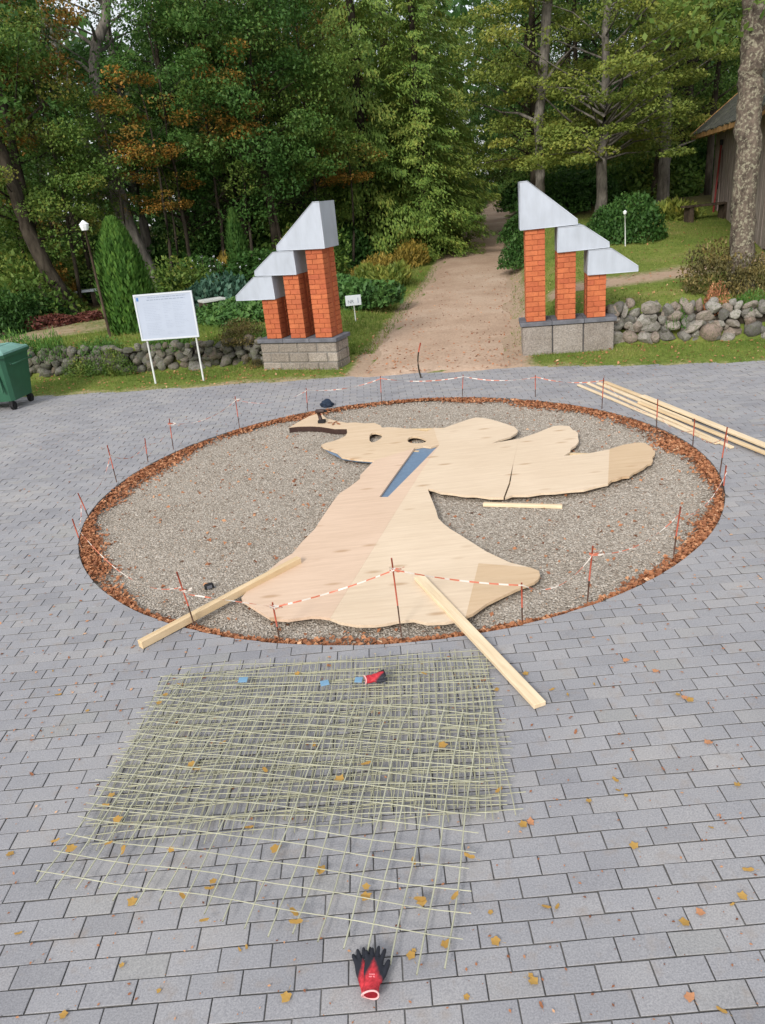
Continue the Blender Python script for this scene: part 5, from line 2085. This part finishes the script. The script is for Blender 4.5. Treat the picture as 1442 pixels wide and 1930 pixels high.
sh('litter', 1335, 588, (.5, .4, .9), 'heap of rust coloured dry leaves spilling over the right wall', 'leaf_heap', 'leaf heap')
sh('dark', 985, 500, (.6, .7, .95), 'dark bush on the right bank of the path behind the tallest right pillar')
sh('dark', 982, 452, (.7, .9, .8), 'dark bush farther along the right bank of the path')
sh('herb', 1270, 612, (.35, .3, .9), 'tuft of grass growing among the stones of the right wall', 'grass_tuft', 'grass tuft')
sh('herb', 1400, 578, (.6, .4, .6), 'green weeds on top of the right wall', 'weed_clump', 'weeds')
sh('orange', 35, 595, (.5, .5, .8), 'small orange brown conifer-like shrub at the left edge')
sh('herb', 45, 665, (.9, .5, .9), 'bright green leafy plants on the wall behind the waste container', 'plant_clump', 'plants')
sh('herb', 105, 672, (.6, .4, 1.1), 'dark green leafy plants hanging over the left wall', 'plant_clump', 'plants')
sh('herb', 185, 660, (.7, .5, .6), 'grassy tuft on the left wall below the lantern post', 'plant_clump', 'plants')
for k, (px, py, q, kd, lab) in enumerate(((235, 652, .6, 'herb', 'leafy weeds on the wall at the foot of the thuja cone'), (140, 690, .45, 'mid', 'green plant growing out of the left wall beside the waste container'),
                                          (270, 668, .5, 'herb', 'weeds among the stones left of the notice board'), (405, 660, .55, 'olive', 'brownish weeds on the wall right of the notice board'),
                                          (450, 652, .5, 'herb', 'weeds on the wall before the low juniper'), (75, 700, .4, 'mid', 'green plant at the foot of the wall by the waste container'), (430, 700, .3, 'olive', 'dry weeds at the foot of the wall left of the block foot'))):
    sh(kd, px, py, (q, q * .6, q * .8), lab, 'plant_clump', 'plants', y=wall_y(PY(px, 680, 13.8).x) + (.35 if py < 680 else .02))
sh('herb', 330, 655, (.6, .4, .6), 'low weeds on the wall behind the notice board', 'plant_clump', 'plants')
sh('red', 170, 602, (1.1, .5, .45), 'row of dark red leaved plants below the pale bench')
sh('red', 112, 612, (.9, .5, .6), 'dark red leaved plants left of the lantern post')
sh('dark', 60, 610, (1.0, .7, .8), 'dark green shrub behind the waste container')
sh('dark', 10, 630, (.8, .7, 1.1), 'dark shrub at the left edge behind the waste container')
sh('mid', 105, 585, (1.1, .8, .9), 'mid green shrub to the left of the pale bench', y=22.5)
sh('mid', 20, 570, (1.3, 1, 1.2), 'tall green shrub at the left edge beneath the leaning trunk', y=20)
sh('dark', 160, 520, (1.4, 1, 1.3), 'dark shrub behind the pale bench', y=23.2)
sh('orange', 60, 540, (1.0, .9, 1.1), 'orange tinged shrub below the leaning trunk', y=21)
sh('dark', 470, 560, (1.6, 1, 1.1), 'dark shrub with pale specks behind the shortest left pillar', y=21)
sh('dark', 360, 560, (1.3, 1, 1.1), 'dark shrub behind the grey low bench', y=21)
sh('mid', 560, 540, (1.4, 1, 1.2), 'green shrub behind the middle left pillar', y=22.5)
for k, (px, y, s, kd) in enumerate(((620, 25, 1.4, 'dark'), (680, 28, 1.5, 'dark'), (300, 23, 1.5, 'dark'), (420, 24.5, 1.6, 'mid'), (510, 25, 1.6, 'dark'), (230, 25, 1.6, 'dark'), (110, 24, 1.5, 'mid'), (0, 24, 1.7, 'dark'), (-60, 22, 1.6, 'mid'), (360, 27, 1.8, 'dark'), (560, 28, 1.7, 'dark'), (190, 28, 1.8, 'mid'))):
    sh(kd, px, 0, s, 'low %s shrub %s' % ({'dark': 'dark', 'mid': 'lighter green'}[kd], where(px, y)), y=y, group='undergrowth of the left wood')
for k, (px, y, s, kd) in enumerate(((1040, 26, 1.2, 'dark'), (1090, 27, 1.4, 'dark'), (1240, 28, 1.5, 'mid'), (1300, 30, 1.6, 'dark'), (1180, 30, 1.6, 'dark'), (1130, 31, 1.6, 'mid'), (1000, 32, 1.3, 'dark'), (1350, 31, 1.7, 'dark'), (990, 40, 1.3, 'dark'), (862, 48, 1.0, 'mid'), (845, 41, 1.0, 'dark'), (935, 78, 2.2, 'mid'), (880, 62, 1.6, 'dark'), (990, 56, 1.6, 'mid'))):
    sh(kd, px, 0, s, 'low %s shrub %s' % ({'dark': 'dark', 'mid': 'lighter green'}[kd], where(px, y)), y=y, group='undergrowth of the right wood')

# white flowers behind the notice board
p = CX(385, 20.2)
r = np.random.default_rng(8)
o = thing('flower_clump', 'dark plants with small white flower heads behind the notice board', 'flowers', p)
n = 34
C = np.stack([r.uniform(-1.0, 1.6, n), r.uniform(-.9, .5, n), r.uniform(.45, 1.1, n)], 1)
V, Q = leaf_quads(np.repeat(C, 4, 0) + r.normal(0, .015, (n * 4, 3)), unit(r, n * 4), unit(r, n * 4), np.full(n * 4, .03), np.full(n * 4, .028))
link('blossom', npmesh('blossom', V, Q, MAT['white']), o)
mb = MB()
for c in C: mb.tube([(c[0] * .9, c[1], 0), tuple(c)], .006, 4, cap=False)
mb.build('stem', MAT['barkdark'], o)

# far mass of the wood
r = np.random.default_rng(77)
n = 26000
a = r.uniform(-.75, .75, n)
y = r.uniform(62, 92, n)
x = a * y
top = 13 + 4 * np.sin(x * .21) + 3 * np.sin(x * .53 + 2)
z = 1.0 + r.uniform(0, 1, n) ** .9 * top
C = np.stack([x, y, z], 1)
V, Q = leaf_quads(C, unit(r, n) + [0, 0, -.5], unit(r, n) + [0, -.4, .6], r.uniform(.6, 1.3, n), r.uniform(.45, .9, n), .1)
tag(link('far_wood', npmesh('far_wood', V, Q, LEAF['dark'], np.clip(.45 + .25 * np.sin(x * .4) + r.normal(0, .2, n), 0, 1))), kind='stuff')


# ------------------------------------------------------------------ grass
def grass(n, fx, seed, h, wd):
    r = np.random.default_rng(seed)
    pts = []
    while len(pts) < n:
        x, y, k = fx(r)
        if k: pts.append((x, y, hgt(x, y), k))
    p = np.array(pts)
    n = len(p)
    a = r.uniform(0, 2 * np.pi, n)
    s = np.stack([np.cos(a), np.sin(a), np.zeros(n)], 1) * (wd * r.uniform(.6, 1.2, n))[:, None]
    hh = h * r.uniform(.5, 1.3, n) * p[:, 3]
    tip = np.stack([r.normal(0, .4, n) * hh, r.normal(0, .4, n) * hh, hh], 1)
    b = p[:, :3] - [0, 0, .01]
    V = np.stack([b - s, b + s, b + tip], 1).reshape(-1, 3)
    patch = .45 + .28 * np.sin(p[:, 0] * 1.7 + 1) * np.sin(p[:, 1] * 2.3) + .15 * np.sin(p[:, 0] * 5.1)
    return npmesh('grass', V, np.arange(n * 3).reshape(-1, 3), LEAF['grass'], np.clip(patch + r.normal(0, .15, n), 0, 1))


def f_verge(r):
    x = r.uniform(-7.5, 7.5)
    e, wy = edge(x), wall_y(x)
    y = r.uniform(e - .02, wy + .25)
    pl, pr = float(np.interp(y, PLX, PL)), float(np.interp(y, PLX, PR))
    if pl - .25 < x < pr + .1: return 0, 0, 0
    if -.6 < x < 2.6 and y < 12.2: return 0, 0, 0
    k = min(1, .45 + (y - e) * .9)
    if r.uniform() > .35 + (y - e): return 0, 0, 0
    return x, y, k


tag(link('grass', grass(26000, f_verge, 1, .055, .0055)), kind='stuff')


def f_left(r):
    y = 13.3 + 11 * r.uniform() ** 1.5
    pl = float(np.interp(y, PLX, PL))
    x = r.uniform(-6.5, pl + .12)
    if x < -.9 and y < wall_y(x) + .35: return 0, 0, 0
    if x < -3.4 and 16.3 < y < 18.2: return 0, 0, 0
    if -1.9 < x < -.3 and 12.3 < y < 13.6: return 0, 0, 0
    return x, y, 1.0 if x < pl - .2 else .7


tag(link('grass', grass(30000, f_left, 2, .085, .009)), kind='stuff')


def f_right(r):
    y = 12.2 + 12 * r.uniform() ** 1.3
    pr = float(np.interp(y, PLX, PR))
    x = pr - .1 + r.uniform() * (6.5 + .15 * y)
    if y < wall_y(x) + .4: return 0, 0, 0
    if 14.2 < y < 18.5 and abs(y - (14.5 + .22 * (x - 3.5))) < .65: return 0, 0, 0
    if 2.4 < x < 4.0 and y < 12.7: return 0, 0, 0
    return x, y, .75


tag(link('grass', grass(26000, f_right, 3, .07, .009)), kind='stuff')

# dry leaves on the verge and the lawns
r = np.random.default_rng(31)
pts = []
while len(pts) < 3800:
    x = r.uniform(-7, 9)
    y = edge(x) + r.uniform() ** 1.6 * 12
    d = abs(y - wall_y(x))
    if y < edge(x) + .1 and r.uniform() < .5: continue
    if r.uniform() < .35 + .65 * math.exp(-d * 2.5): pts.append((x, y, hgt(x, y) + .025))
C = np.array(pts)
n = len(C)
d = unit(r, n); d[:, 2] *= .3
L = r.uniform(.03, .06, n)
V, Q = leaf_quads(C, d, np.array([0, 0, 1.0]) + unit(r, n) * .5, L, L * .7, .2)
tag(link('fallen_leaves', npmesh('fallen_leaves', V, Q, LEAF['litter'], np.clip(r.normal(.55, .25, n), 0, 1))), kind='stuff')
